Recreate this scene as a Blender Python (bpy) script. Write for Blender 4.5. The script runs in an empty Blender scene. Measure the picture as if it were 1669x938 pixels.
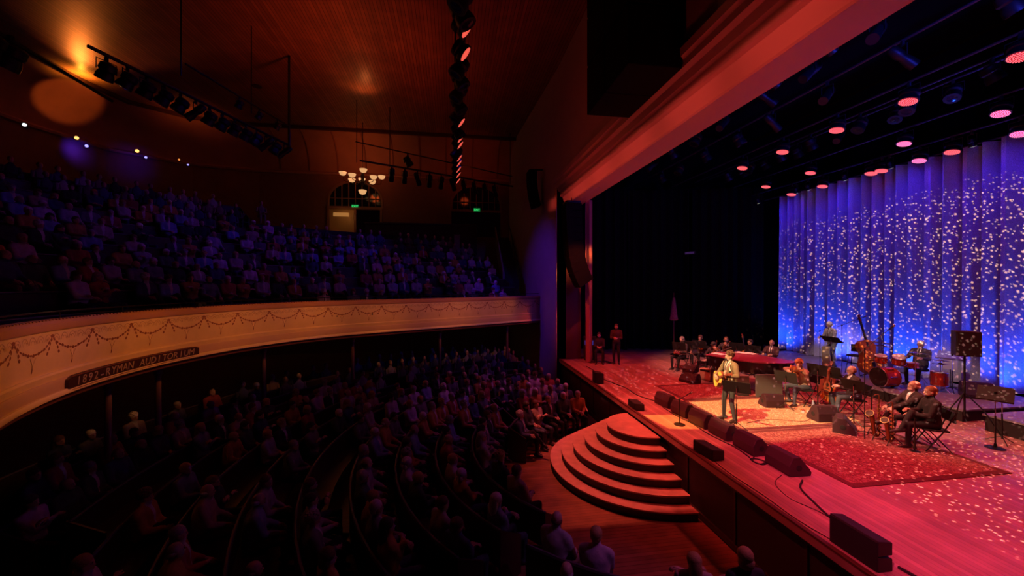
import bpy, math, random
from math import sin, cos, pi, radians, sqrt
from mathutils import Vector as V, Matrix, Euler
random.seed(7)
C = bpy.context.scene.collection
SC = bpy.context.scene
# ---------------------------------------------------------------- camera, world, exposure
cd = bpy.data.cameras.new('camera'); cam = bpy.data.objects.new('camera', cd); C.objects.link(cam)
cd.sensor_width = 36; cd.lens = 36*640/1669; cd.shift_y = -6/1669; cd.clip_end = 200
cam.location = (0, 0, 4.65); cam.rotation_euler = (radians(90), 0, radians(-8.662))
SC.camera = cam
w = bpy.data.worlds.new('world'); SC.world = w; w.use_nodes = True
w.node_tree.nodes['Background'].inputs[0].default_value = (0.05, 0.004, 0.01, 1)
w.node_tree.nodes['Background'].inputs[1].default_value = 0.012
SC.view_settings.view_transform = 'Standard'; SC.view_settings.look = 'None'
SC.view_settings.gamma = 1; SC.view_settings.use_curve_mapping = False
SC.view_settings.exposure = 0.0
SC.cycles.max_bounces = 4; SC.cycles.diffuse_bounces = 2; SC.cycles.glossy_bounces = 2
SC.cycles.use_denoising = True
SC.cycles.sample_clamp_indirect = 2.0
# ---------------------------------------------------------------- lights
def aim(o, tgt):
    d = V(tgt) - o.location
    o.rotation_euler = d.to_track_quat('-Z', 'Y').to_euler()
def spot(name, loc, tgt, col, power, angle, blend=.5, rad=.08):
    l = bpy.data.lights.new(name, 'SPOT'); l.color = col; l.energy = power
    l.spot_size = radians(angle); l.spot_blend = blend; l.shadow_soft_size = rad
    o = bpy.data.objects.new(name, l); C.objects.link(o); o.location = loc; aim(o, tgt); return o
def area(name, loc, tgt, col, power, sx, sy):
    l = bpy.data.lights.new(name, 'AREA'); l.color = col; l.energy = power
    l.shape = 'RECTANGLE'; l.size = sx; l.size_y = sy
    o = bpy.data.objects.new(name, l); C.objects.link(o); o.location = loc; aim(o, tgt); return o
def point(name, loc, col, power, rad=.05):
    l = bpy.data.lights.new(name, 'POINT'); l.color = col; l.energy = power; l.shadow_soft_size = rad
    o = bpy.data.objects.new(name, l); C.objects.link(o); o.location = loc; return o
def gobo(o, scale, thr, mx=None, soft=.06):
    """dot pattern of a gobo wheel: breaks the beam into round spots by direction"""
    l = o.data; l.use_nodes = True; nt = l.node_tree; N = nt.nodes; L = nt.links
    em = N['Emission']; em.inputs[0].default_value = (*l.color, 1)
    l.color = (1, 1, 1)
    g = N.new('ShaderNodeNewGeometry')
    vo = N.new('ShaderNodeTexVoronoi'); vo.inputs['Scale'].default_value = scale
    vo.inputs['Randomness'].default_value = .85
    L.new(g.outputs['Incoming'], vo.inputs['Vector'])
    mr = N.new('ShaderNodeMapRange'); mr.inputs[1].default_value = thr + soft; mr.inputs[2].default_value = thr - soft
    L.new(vo.outputs['Distance'], mr.inputs[0])
    out = mr.outputs[0]
    if mx:
        # (axis, limit) shutters cut the beam straight, as profile spot shutters do
        sp = N.new('ShaderNodeSeparateXYZ'); L.new(g.outputs['Incoming'], sp.inputs[0])
        for ax, a, b in mx:
            m2 = N.new('ShaderNodeMapRange'); m2.inputs[1].default_value = a; m2.inputs[2].default_value = b
            L.new(sp.outputs[ax], m2.inputs[0])
            mu = N.new('ShaderNodeMath'); mu.operation = 'MULTIPLY'
            L.new(out, mu.inputs[0]); L.new(m2.outputs[0], mu.inputs[1]); out = mu.outputs[0]
    L.new(out, em.inputs[1])
def shutters(o, lims):
    """profile-spot shutters: cut the beam straight along world axes (axis, from, to)"""
    l = o.data; l.use_nodes = True; nt = l.node_tree; N = nt.nodes; L = nt.links
    em = N['Emission']; em.inputs[0].default_value = (*l.color, 1); l.color = (1, 1, 1)
    g = N.new('ShaderNodeNewGeometry'); sp = N.new('ShaderNodeSeparateXYZ'); L.new(g.outputs['Incoming'], sp.inputs[0]); out = None
    for ax, a, b in lims:
        m2 = N.new('ShaderNodeMapRange'); m2.inputs[1].default_value = a; m2.inputs[2].default_value = b; L.new(sp.outputs[ax], m2.inputs[0])
        if out is None: out = m2.outputs[0]; continue
        mu = N.new('ShaderNodeMath'); mu.operation = 'MULTIPLY'; L.new(out, mu.inputs[0]); L.new(m2.outputs[0], mu.inputs[1]); out = mu.outputs[0]
    L.new(out, em.inputs[1]); return o
RED = (1, .065, .055); WARM = (1, .60, .24)
# stage wash from the overhead rig
for x, y, c, p in [(8, 5.5, RED, 780), (8, 9.5, RED, 700), (8, 13.5, RED, 1250), (11.5, 5.5, RED, 800), (11.2, 9.5, RED, 700), (11.5, 13.5, RED, 260), (12.5, 7.5, RED, 300)]:
    spot('red_wash_lamp', (x, y, 9), (x-.3, y-.3, 1.2), c, p, 80, .9, .25)
shutters(spot('magenta_front_lamp', (.4, 1.0, 10.4), (6.2, 3.2, 1.2), (1, .065, .20), 5600, 60, .6, .2), [(0, .40, .46), (0, .68, .56), (2, -.46, -.52)])
shutters(spot('red_front_lamp', (.4, 8.0, 10.4), (6.0, 8.0, 1.2), (1, .055, .045), 3000, 60, .7, .2), [(0, .34, .38), (2, -.46, -.52)])
shutters(spot('red_front_lamp', (.4, 14, 10.4), (5.6, 13.5, 1.2), (1, .055, .035), 2300, 55, .7, .2), [(0, .40, .44), (2, -.46, -.52)])
# key light on the singer from the truss
shutters(spot('singer_key_lamp', (.4, 6.2, 10.2), (7.9, 9.0, 1.25), WARM, 11500, 19, .3, .04), [(1, .11, .13), (1, .38, .36), (0, .525, .54)])
spot('singer_face_lamp', (-3, 10, 10.5), (6.9, 8.75, 2.5), (1, .85, .6), 1300, 8, .5, .05)
shutters(spot('lip_patch_lamp', (.4, 12.2, 10.4), (5.35, 9.05, 1.25), (1, .30, .05), 17000, 9.0, .12, .02), [(0, .425, .432), (0, .492, .485), (1, -.335, -.330), (1, -.245, -.252)])
spot('standing_man_fill', (6.8, 9.0, 9.2), (14.0, 12.9, 2.9), (1, .66, .54), 2200, 13, .6, .08)  # unseen spot added to brighten the white-haired man
spot('drummer_fill', (7.0, 8.0, 9.2), (14.3, 10.1, 2.6), (1, .66, .56), 1700, 12, .6, .08)  # added spot without a fixture, brightens the drummer
spot('bass_lamp', (7.0, 8.0, 9.2), (13.4, 10.9, 2.2), (1, .42, .24), 900, 14, .6, .08)
spot('band_warm_fill', (.4, 12.2, 10.2), (10.2, 8.6, 2.0), (1, .52, .30), 4200, 24, .7, .1)  # unseen warm fill for the faces of the seated band
spot('saxophonists_fill', (6.0, 9.4, 8.8), (9.95, 7.6, 2.3), (1, .62, .40), 900, 30, .8, .1)  # face light added inside the rig for the two seated men
spot('strings_warm_fill', (6.3, 10.8, 8.9), (10.4, 14.1, 2.3), (1, .42, .30), 2400, 40, .7, .1)  # unseen fill placed behind the arch to reach the string players' faces
# curtain: blue from above and below, projected dots
for y in (6.0, 8.5, 11, 13.5, 16):
    spot('blue_up_lamp', (14.9, y, 1.62), (15.8, y+.2, 3.2), (.010, .075, 1), 340, 120, .9, .1)
    spot('blue_down_lamp', (14.2, y, 8.9), (15.8, y, 6.2), (.02, .012, 1), 130, 110, .9, .1)
g1 = spot('gobo_lamp', (6.4, 2.2, 8.2), (12.5, 8.2, 3.2), (1, .52, .27), 11000, 125, .1, .004)
gobo(g1, 92, .235, [(2, -.045, -.09), (2, -.52, -.46), (0, .05, .14), (1, .84, .80)])
g4 = spot('gobo_lamp', (6.6, 2.2, 8.2), (9.5, 5.0, 1.2), (1, .36, .28), 12000, 125, .1, .004)
gobo(g4, 78, .22, [(2, -.42, -.50), (0, .04, .08), (1, .84, .80)])
g2 = spot('gobo_lamp', (7.2, 4.4, 8.4), (14.0, 12.5, 3.4), (1, .58, .34), 7500, 95, .1, .004)
gobo(g2, 98, .215, [(2, -.045, -.09), (0, .30, .40), (1, .84, .80)])
g3 = spot('gobo_lamp', (.4, 12.8, 10.2), (8.2, 12.4, 1.2), (1, .34, .32), 11000, 32, .2, .004)
gobo(g3, 75, .22)
spot('curtain_red_lamp', (9.5, 6.5, 9.0), (15.7, 8.5, 5.0), (1, .05, .05), 50, 70, .8, .1)
# the house: unseen warm spots added in mid-air, masked to the balcony front
FC_ = V((.3, 9.5, 0)); prev_n = 0
for th in (206, 186, 166, 146, 127):
    n_ = V((cos(radians(th)), sin(radians(th)), 0)); p = FC_+n_*2.35
    shutters(spot('balcony_warm_fill', (p.x, p.y, 6.5), FC_+n_*7.15+V((0, 0, 3.3)), (1, .31, .062), 320, 60, .9, .3), [(2, -.42, -.45), (2, -.66, -.60)])
for s_ in (2.4, 5.2, 8.0):
    b_ = FC_+V((cos(radians(119.4)), sin(radians(119.4)), 0))*7.15+V((.871, .491, 0))*s_; p = b_-V((-.491, .871, 0))*4.8
    shutters(spot('balcony_warm_fill', (p.x, p.y, 6.5), b_+V((0, 0, 3.3)), (1, .29, .06), 310, 60, .9, .3), [(2, -.42, -.45), (2, -.66, -.60)])
spot('ceiling_glow_lamp', (-17.0, 21.0, 13.9), (-17.0, 21.0, 14.6), (1, .34, .03), 150, 165, 1, .06)
spot('ceiling_glow_lamp', (-17.3, 21.3, 13.3), (-12.8, 17.0, 14.4), (1, .22, .03), 420, 62, 1, .1)
spot('ceiling_glow_lamp', (-16.6, 21.6, 12.6), (-18.7, 22.4, 13.9), (1, .22, .035), 90, 62, .4, .1)
spot('ceiling_glow_lamp', (-4.3, 20.6, 13.5), (-4.4, 20.2, 14.6), (1, .22, .05), 34, 120, 1, .12)
spot('ceiling_glow_lamp', (-14.6, 24.2, 13.0), (-14.6, 24.6, 14.6), (1, .20, .04), 40, 150, 1, .12)
spot('ceiling_red_bounce', (-4, 16, 9.5), (-4, 17, 14.4), (1, .11, .018), 330, 140, 1, .3)  # added lamp stands in for dim red bounce on the ceiling
spot('cove_red_lamp', (-6, 24, 11.4), (-6, 28, 13.6), (1, .12, .022), 90, 110, 1, .3)
spot('cove_red_lamp', (1, 24, 11.4), (1, 28, 13.6), (1, .09, .02), 30, 110, 1, .3)
spot('proscenium_red_lamp', (-1, 10, 7.5), (4.9, 12.5, 11.2), (1, .07, .025), 60, 90, 1, .3)
for y_ in (1.5, 4.0, 6.5, 9.0, 11.5, 14.0, 16.3): shutters(spot('header_red_fill', (-1.5, y_, 7.6), (5.1, y_, 8.5), (1, .075, .055), 520, 46, .7, .1), [(2, .170, .155), (2, .075, .09)])  # unseen red lamps added in the house, masked to the header face
for y_ in (6.0, 12.5): spot('header_red_fill', (2.4, y_, 4.6), (5.1, y_+.4, 8.5), (1, .055, .035), 60, 70, 1, .3)
spot('header_red_fill', (6.6, 6, 1.6), (5.4, 7, 8.3), (1, .03, .03), 70, 100, 1, .3)
spot('header_red_fill', (6.4, 13, 1.6), (5.4, 14.5, 8.3), (1, .04, .04), 60, 100, 1, .3)
spot('jamb_red_lamp', (5.3, 12.5, 8.0), (4.95, 17.3, 3.9), (1, .12, .02), 1100, 26, .8, .1)
shutters(spot('wall_blue_lamp', (-2.5, 15.5, 8.5), (4.4, 19.6, 4.4), (.13, .015, 1), 520, 50, .8, .2), [(2, .08, -.10)])
shutters(spot('gallery_blue_lamp', (2, 19, 13.2), (-8, 20, 5.5), (.02, .02, 1), 480, 66, .9, .1), [(2, -.19, -.24)])
spot('gallery_blue_lamp', (-1, 15, 12.8), (-2.5, 22, 5.0), (.05, .02, 1), 80, 70, .9, .1)
shutters(spot('gallery_blue_lamp', (-4, 14, 12.8), (-13, 16, 5.5), (.02, .02, 1), 95, 70, .9, .1), [(2, -.22, -.28)])
spot('crowd_purple_fill', (6.6, 3.0, 8.2), (2.8, 4.7, 1.1), (.60, .14, .70), 330, 26, .6, .05)  # unseen purple lamps added for the heads of the floor crowd
spot('crowd_purple_fill', (4.5, 14.5, 8.2), (1.8, 13.2, .8), (.66, .10, .70), 300, 50, .9, .2)
spot('crowd_purple_fill', (4.5, 8.0, 8.2), (.2, 7.4, .8), (.55, .08, .55), 80, 64, .9, .2)
shutters(spot('steps_red_fill', (2.4, 11.2, 10.2), (3.8, 9.2, .4), (1, .13, .09), 3600, 42, .35, .03), [(1, -.37, -.355), (1, .04, -.01), (0, -.10, .03)])  # added unseen spot; its mask cuts the shadow edge across the steps
spot('rail_blue_fill', (-4.2, 8.0, 7.5), (-7.5, 7.6, 4.1), (.03, .04, 1), 60, 50, .7, .05)  # lamp added without a fixture for the blue gleam on rail and ledge
# ---------------------------------------------------------------- materials
MATS = {}
def mat(name, col, rough=.6, metal=0., var=0., vscale=20., bump=0., bscale=60., emit=None, es=1., spec=.5, objcol=False, stripes=None, sheen=0.):
    if name in MATS: return MATS[name]
    m = bpy.data.materials.new(name); m.use_nodes = True; nt = m.node_tree; N = nt.nodes; L = nt.links
    b = N['Principled BSDF']; b.inputs['Base Color'].default_value = (*col, 1)
    b.inputs['Roughness'].default_value = rough; b.inputs['Metallic'].default_value = metal
    b.inputs['Specular IOR Level'].default_value = spec
    if sheen: b.inputs['Sheen Weight'].default_value = sheen
    tc = N.new('ShaderNodeTexCoord'); src = None
    if objcol:
        oi = N.new('ShaderNodeObjectInfo'); src = oi.outputs['Color']
    if var or objcol:
        no = N.new('ShaderNodeTexNoise'); no.inputs['Scale'].default_value = vscale; no.inputs['Detail'].default_value = 3
        L.new(tc.outputs['Object'], no.inputs['Vector'])
        hs = N.new('ShaderNodeHueSaturation'); hs.inputs['Color'].default_value = (*col, 1)
        if src: L.new(src, hs.inputs['Color'])
        mr = N.new('ShaderNodeMapRange'); v = var or .15
        mr.inputs[1].default_value = .3; mr.inputs[2].default_value = .7
        mr.inputs[3].default_value = 1 - v; mr.inputs[4].default_value = 1 + v
        L.new(no.outputs['Fac'], mr.inputs[0]); L.new(mr.outputs[0], hs.inputs['Value']); src = hs.outputs[0]
        L.new(src, b.inputs['Base Color'])
    if bump:
        n2 = N.new('ShaderNodeTexNoise'); n2.inputs['Scale'].default_value = bscale; n2.inputs['Detail'].default_value = 3
        L.new(tc.outputs['Object'], n2.inputs['Vector'])
        bp = N.new('ShaderNodeBump'); bp.inputs['Strength'].default_value = bump; bp.inputs['Distance'].default_value = .01
        L.new(n2.outputs['Fac'], bp.inputs['Height']); L.new(bp.outputs[0], b.inputs['Normal'])
    if stripes:   # boards: (axis index, board width, groove darkness)
        ax, wd, dk = stripes
        sp = N.new('ShaderNodeSeparateXYZ'); L.new(tc.outputs['Object'], sp.inputs[0])
        d = N.new('ShaderNodeMath'); d.operation = 'DIVIDE'; d.inputs[1].default_value = wd; L.new(sp.outputs[ax], d.inputs[0])
        fr = N.new('ShaderNodeMath'); fr.operation = 'FRACT'; L.new(d.outputs[0], fr.inputs[0])
        fl = N.new('ShaderNodeMath'); fl.operation = 'FLOOR'; L.new(d.outputs[0], fl.inputs[0])
        wn = N.new('ShaderNodeTexWhiteNoise'); wn.noise_dimensions = '1D'; L.new(fl.outputs[0], wn.inputs['W'])
        gt = N.new('ShaderNodeMath'); gt.operation = 'GREATER_THAN'; gt.inputs[1].default_value = .12; L.new(fr.outputs[0], gt.inputs[0])
        m1 = N.new('ShaderNodeMapRange'); m1.inputs[3].default_value = .8; m1.inputs[4].default_value = 1.15; L.new(wn.outputs[0], m1.inputs[0])
        m2 = N.new('ShaderNodeMapRange'); m2.inputs[3].default_value = dk; L.new(gt.outputs[0], m2.inputs[0])
        mu = N.new('ShaderNodeMath'); mu.operation = 'MULTIPLY'; L.new(m1.outputs[0], mu.inputs[0]); L.new(m2.outputs[0], mu.inputs[1])
        h2 = N.new('ShaderNodeHueSaturation'); h2.inputs['Color'].default_value = (*col, 1)
        if src: L.new(src, h2.inputs['Color'])
        L.new(mu.outputs[0], h2.inputs['Value']); L.new(h2.outputs[0], b.inputs['Base Color'])
        bp = N.new('ShaderNodeBump'); bp.inputs['Strength'].default_value = .6; bp.inputs['Distance'].default_value = .01
        L.new(m2.outputs[0], bp.inputs['Height']); L.new(bp.outputs[0], b.inputs['Normal'])
    if emit:
        b.inputs['Emission Color'].default_value = (*emit, 1); b.inputs['Emission Strength'].default_value = es
    MATS[name] = m; return m
def rug_mat(name, c1, c2, c3, sc):
    m = mat(name, c1, .95); nt = m.node_tree; N = nt.nodes; L = nt.links; b = N['Principled BSDF']
    tc = N.new('ShaderNodeTexCoord')
    vo = N.new('ShaderNodeTexVoronoi'); vo.inputs['Scale'].default_value = sc; vo.feature = 'F1'
    v2 = N.new('ShaderNodeTexVoronoi'); v2.inputs['Scale'].default_value = sc*2.6; v2.feature = 'DISTANCE_TO_EDGE'
    wv = N.new('ShaderNodeTexWave'); wv.inputs['Scale'].default_value = 1.6; wv.inputs['Distortion'].default_value = 14; wv.inputs['Detail Scale'].default_value = 4
    for n in (vo, v2, wv): L.new(tc.outputs['Object'], n.inputs['Vector'])
    r1 = N.new('ShaderNodeValToRGB'); r1.color_ramp.interpolation = 'CONSTANT'
    e = r1.color_ramp.elements; e[0].color = (*c1, 1); e[1].position = .5; e[1].color = (*c2, 1)
    x = e.new(.3); x.color = (*c3, 1)
    L.new(wv.outputs['Fac'], r1.inputs[0])
    mx = N.new('ShaderNodeMix'); mx.data_type = 'RGBA'
    cm = N.new('ShaderNodeMath'); cm.operation = 'LESS_THAN'; cm.inputs[1].default_value = .07; L.new(v2.outputs['Distance'], cm.inputs[0])
    L.new(cm.outputs[0], mx.inputs[0]); L.new(r1.outputs[0], mx.inputs[6]); mx.inputs[7].default_value = (*c3, 1)
    m3 = N.new('ShaderNodeMix'); m3.data_type = 'RGBA'; c4 = N.new('ShaderNodeMath'); c4.operation = 'LESS_THAN'; c4.inputs[1].default_value = .28
    L.new(vo.outputs['Distance'], c4.inputs[0]); L.new(c4.outputs[0], m3.inputs[0]); L.new(mx.outputs[2], m3.inputs[6]); m3.inputs[7].default_value = (*c2, 1)
    L.new(m3.outputs[2], b.inputs['Base Color']); return m
# ---------------------------------------------------------------- mesh helpers
class MB:
    def __init__(s): s.v = []; s.f = []; s.m = []
    def add(s, vs, fs, mi=0, M=None):
        k = len(s.v)
        s.v += [tuple(M @ V(p)) if M else tuple(p) for p in vs]
        s.f += [tuple(i+k for i in f) for f in fs]; s.m += [mi]*len(fs); return s
    def box(s, c, d, mi=0, M=None, r=None):
        x, y, z = [q/2 for q in d]; R_ = r.to_matrix() if isinstance(r, Euler) else r
        vs = [V((a*x, b*y, e*z)) for a in (-1, 1) for b in (-1, 1) for e in (-1, 1)]
        vs = [(R_ @ q if R_ else q) + V(c) for q in vs]
        return s.add(vs, [(0, 1, 3, 2), (4, 6, 7, 5), (0, 4, 5, 1), (2, 3, 7, 6), (0, 2, 6, 4), (1, 5, 7, 3)], mi, M)
    def tube(s, pts, r, n=8, mi=0, M=None, round_=False, flat=1.0):
        pts = [V(p) for p in pts]; rs = list(r) if hasattr(r, '__len__') else [r]*len(pts)
        if round_:
            d0 = (pts[0]-pts[1]).normalized(); d1 = (pts[-1]-pts[-2]).normalized()
            a, b = rs[0], rs[-1]
            pts = [pts[0]+d0*a*.98, pts[0]+d0*a*.7]+pts+[pts[-1]+d1*b*.7, pts[-1]+d1*b*.98]; rs = [a*.15, a*.7]+rs+[b*.7, b*.15]
        vs = []; u = None
        for i, p in enumerate(pts):
            t = (pts[min(i+1, len(pts)-1)] - pts[max(i-1, 0)])
            if t.length < 1e-9: t = V((0, 0, 1))
            t.normalize()
            if u is None:
                u = t.cross(V((0, 0, 1)))
                if u.length < .05: u = t.cross(V((0, 1, 0)))
            u = (u - t*u.dot(t)).normalized(); w_ = t.cross(u)
            for k in range(n):
                a = 2*pi*k/n; vs.append(p + u*cos(a)*rs[i] + w_*sin(a)*rs[i]*flat)
        fs = [(i*n+k, i*n+(k+1) % n, (i+1)*n+(k+1) % n, (i+1)*n+k) for i in range(len(pts)-1) for k in range(n)]
        fs += [tuple(range(n))[::-1], tuple(range((len(pts)-1)*n, len(pts)*n))]
        return s.add(vs, fs, mi, M)
    def cyl(s, a, b, r, r2=None, n=12, mi=0, M=None): return s.tube([a, b], [r, r if r2 is None else r2], n, mi, M)
    def lathe(s, prof, o=(0, 0, 0), M=None, n=16, mi=0):
        vs = [(o[0]+r*cos(2*pi*k/n), o[1]+r*sin(2*pi*k/n), o[2]+z) for r, z in prof for k in range(n)]
        fs = [(i*n+k, i*n+(k+1) % n, (i+1)*n+(k+1) % n, (i+1)*n+k) for i in range(len(prof)-1) for k in range(n)]
        fs += [tuple(range(n))[::-1], tuple(range((len(prof)-1)*n, len(prof)*n))]
        return s.add(vs, fs, mi, M)
    def ell(s, c, r, nu=12, nv=8, mi=0, M=None, keep=None, R_=None):
        vs = []; 
        for j in range(nv+1):
            t = pi*j/nv
            for i in range(nu):
                a = 2*pi*i/nu; q = V((r[0]*sin(t)*cos(a), r[1]*sin(t)*sin(a), r[2]*cos(t)))
                if j in (0, nv): q = V((0, 0, r[2]*cos(t)))
                vs.append((R_ @ q if R_ else q) + V(c))
        fs = []
        for j in range(nv):
            for i in range(nu):
                f = (j*nu+i, (j+1)*nu+i, (j+1)*nu+(i+1) % nu, j*nu+(i+1) % nu)
                if j == 0: f = (0, f[1], f[2])
                elif j == nv-1: f = (f[0], nv*nu, f[3])
                if keep and not keep(sum((vs[q] for q in f), V())/len(f)): continue
                fs.append(f)
        return s.add(vs, fs, mi, M)
    def loft(s, rings, mi=0, M=None):
        n = len(rings[0]); vs = [p for r in rings for p in r]
        fs = [(i*n+k, i*n+(k+1) % n, (i+1)*n+(k+1) % n, (i+1)*n+k) for i in range(len(rings)-1) for k in range(n)]
        fs += [tuple(range(n))[::-1], tuple(range((len(rings)-1)*n, len(rings)*n))]
        return s.add(vs, fs, mi, M)
    def ext(s, poly, h0, h1, mi=0, M=None, ax='z'):
        P3 = {'z': lambda a, b, h: (a, b, h), 'y': lambda a, b, h: (a, h, b), 'x': lambda a, b, h: (h, a, b)}[ax]
        return s.loft([[P3(a, b, h0) for a, b in poly], [P3(a, b, h1) for a, b in poly]], mi, M)
    def mesh(s, name, mats, smooth=True, ang=38):
        me = bpy.data.meshes.new(name); me.from_pydata(s.v, [], s.f)
        for m in (mats if isinstance(mats, (list, tuple)) else [mats]): me.materials.append(m)
        me.polygons.foreach_set('material_index', s.m)
        import bmesh
        bm = bmesh.new(); bm.from_mesh(me); bmesh.ops.recalc_face_normals(bm, faces=bm.faces)
        loose = [v for v in bm.verts if not v.link_faces]
        if loose: bmesh.ops.delete(bm, geom=loose, context='VERTS')
        bm.to_mesh(me); bm.free()
        if smooth:
            me.polygons.foreach_set('use_smooth', [True]*len(me.polygons)); me.set_sharp_from_angle(angle=radians(ang))
        me.update(); return me
    def build(s, name, mats, parent=None, smooth=True, M=None, **kw):
        o = bpy.data.objects.new(name, s.mesh(name, mats, smooth)); C.objects.link(o)
        if parent: o.parent = parent
        if M is not None: o.matrix_local = M
        for k, q in kw.items(): o[k] = q
        return o
def bevel(o, w_=.01, seg=2):
    m = o.modifiers.new('bevel', 'BEVEL'); m.width = w_; m.segments = seg; m.limit_method = 'ANGLE'; return o
def tag(o, label, cat, group=None, kind=None):
    o['label'] = label; o['category'] = cat
    if group: o['group'] = group
    if kind: o['kind'] = kind
    return o
def thing(name, label, cat, loc=(0, 0, 0), rz=0, group=None, rot=None):
    o = bpy.data.objects.new(name, None); C.objects.link(o); o.location = loc; o.rotation_euler = rot or (0, 0, rz)
    o.empty_display_size = .1
    return tag(o, label, cat, group)
def dup(o, parent=None):
    c = o.copy(); C.objects.link(c)
    if parent: c.parent = parent
    for ch in list(o.children): dup(ch, c)
    return c
def struct(name, mb, m, **kw):
    o = mb.build(name, m, **kw); o['kind'] = 'structure'; return o
def arc(cx, cy, r, a0, a1, n): return [(cx+r*cos(radians(a0+(a1-a0)*i/n)), cy+r*sin(radians(a0+(a1-a0)*i/n))) for i in range(n+1)]
BLK = mat('black_metal', (.012, .012, .013), .45, .3)
BLKM = mat('black_matte', (.010, .010, .011), .8)
BLKG = mat('black_gloss', (.008, .008, .009), .12)
CHR = mat('chrome', (.6, .6, .6), .2, 1)
PAPER = mat('paper', (.75, .73, .68), .8)
# ================================================================ SETTING
SZ = 1.25
WOODF = mat('house_floor_wood', (.24, .11, .06), .32, var=.25, vscale=3, stripes=(1, .09, .55))
PLAST = mat('wall_plaster', (.26, .12, .08), .8, var=.08, vscale=2, bump=.2)
PLASTP = mat('proscenium_plaster', (.50, .42, .40), .7, var=.05, vscale=2)
DARK = mat('dark_drape_cloth', (.005, .004, .005), .95, spec=.1)
CEIL = mat('ceiling_boards', (.30, .13, .07), .42, var=.2, vscale=1.2, stripes=(0, .13, .12))
STG = mat('stage_boards', (.42, .23, .21), .38, var=.18, vscale=2, stripes=(0, .085, .7))
struct('floor', MB().box((-7.6, 9, -.05), (24.9, 40, .1)), WOODF, smooth=False)
# stage deck with front lip and dark front face
o = struct('stage_floor', MB().box((11.15, 8.6, SZ-.06), (12.7, 23.2, .12)), STG, smooth=False)
st = MB().box((11.2, 8.6, .565), (12.6, 23.2, 1.13))
o = struct('stage_base', st, mat('stage_front_paint', (.022, .012, .014), .6), smooth=False)
fr = MB()
for i in range(17): fr.box((4.89, -2.2+i*1.4, .56), (.03, .05, 1.1))
fr.box((4.885, 8.6, 1.08), (.05, 23.0, .06)); fr.box((4.885, 8.6, .06), (.05, 23.0, .1))
fr.build('front_moulding', mat('stage_trim_paint', (.03, .012, .012), .5), o, smooth=False)
lip = MB().box((4.83, 8.6, SZ+.012), (.07, 23.2, .03)).build('stage_edge_strip', mat('stage_edge_wood', (.10, .03, .025), .5), smooth=False); lip['kind'] = 'structure'; lip.name = 'trim_1'
# semicircular steps
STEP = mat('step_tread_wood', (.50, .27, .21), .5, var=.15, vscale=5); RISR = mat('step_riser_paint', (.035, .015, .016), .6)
sr = thing('stage_steps', 'half-round wooden steps of six treads leading up to the stage front', 'steps', (4.78, 9.38, 0))
for i, r in enumerate([2.30, 2.01, 1.72, 1.43, 1.14, .86]):
    zt = .182*(i+1)
    pl = [(r*cos(radians(90+180*k/48)), r*sin(radians(90+180*k/48))) for k in range(49)]
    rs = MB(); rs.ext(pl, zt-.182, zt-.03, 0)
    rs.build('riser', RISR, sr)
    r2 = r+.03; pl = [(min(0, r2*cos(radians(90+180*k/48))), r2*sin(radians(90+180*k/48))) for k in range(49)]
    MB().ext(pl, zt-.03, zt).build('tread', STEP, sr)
# proscenium wall (right side of the house) with opening
pw = MB()
# far section beyond the opening, splays back to the far wall
pw.loft([[(4.7, 17.3, -0.0), (5.8, 17.3, 0), (6.2, 28.4, 0), (4.05, 28.4, 0)], [(4.7, 17.3, 14.6), (5.8, 17.3, 14.6), (6.2, 28.4, 14.6), (4.05, 28.4, 14.6)]])
# wall over the header
pw.box((5.25, 7, 12.0), (1.1, 20.6, 5.2))
struct('wall_right', pw, PLASTP, smooth=False)
# profiled header mouldings running along the top of the opening
hd = MB()
prof = [(5.8, 9.45), (5.8, 8.25), (5.10, 8.25), (5.06, 8.28), (4.96, 8.60), (4.86, 8.63), (4.86, 8.80), (4.78, 8.84), (4.72, 8.98), (4.60, 9.02), (4.60, 9.16), (4.52, 9.20), (4.50, 9.36), (4.62, 9.45)]
rings = [[(x, y, z) for x, z in prof] for y in (-3.2, 17.3)]
hd.loft(rings)
struct('trim_2', hd, mat('header_plaster', (.55, .42, .38), .55), smooth=False)
# plaster return at the far end of the header
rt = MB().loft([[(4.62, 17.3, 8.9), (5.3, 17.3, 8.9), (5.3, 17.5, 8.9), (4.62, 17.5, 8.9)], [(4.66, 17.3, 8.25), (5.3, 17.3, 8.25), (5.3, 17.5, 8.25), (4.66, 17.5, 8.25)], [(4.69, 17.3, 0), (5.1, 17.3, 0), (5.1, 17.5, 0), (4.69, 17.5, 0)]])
rt.build('jamb_pilaster', mat('jamb_lit_plaster', (.55, .40, .30), .6), smooth=False)['kind'] = 'structure'  # lit strip of the jamb, its light put into the paler plaster colour
MB().box((5.46, 17.27, 4.1), (.70, .05, 8.2)).build('jamb_shadow_panel', mat('jamb_painted_shadow', (.10, .02, .02), .7), smooth=False)['kind'] = 'structure'  # dark panel added as painted shadow on the rest of the jamb
for i in range(2):
    d = MB().lathe([(.10, 0), (.10, .02), (.07, .03)], (5.35+.0*i, 15.6-1.6*i, 8.22)).build('recessed_downlight', mat('downlight_rim', (.5, .45, .4), .5)); tag(d, ['round downlight in the arch soffit nearest its far corner', 'second round downlight in the arch soffit from its far corner'][i], 'light')
# far wall with two arched windows
fw = MB(); WY = 28.0
def arched(x0, x1, z0, zs, zt):
    n = 14; xc = (x0+x1)/2; hw = (x1-x0)/2
    return [(x0, z0), (x1, z0)] + [(xc+hw*cos(pi*k/n), zs+(zt-zs)*sin(pi*k/n)) for k in range(n+1)]
WIN = [(-8.25, -4.75), (-.05, 3.45)]
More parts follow.
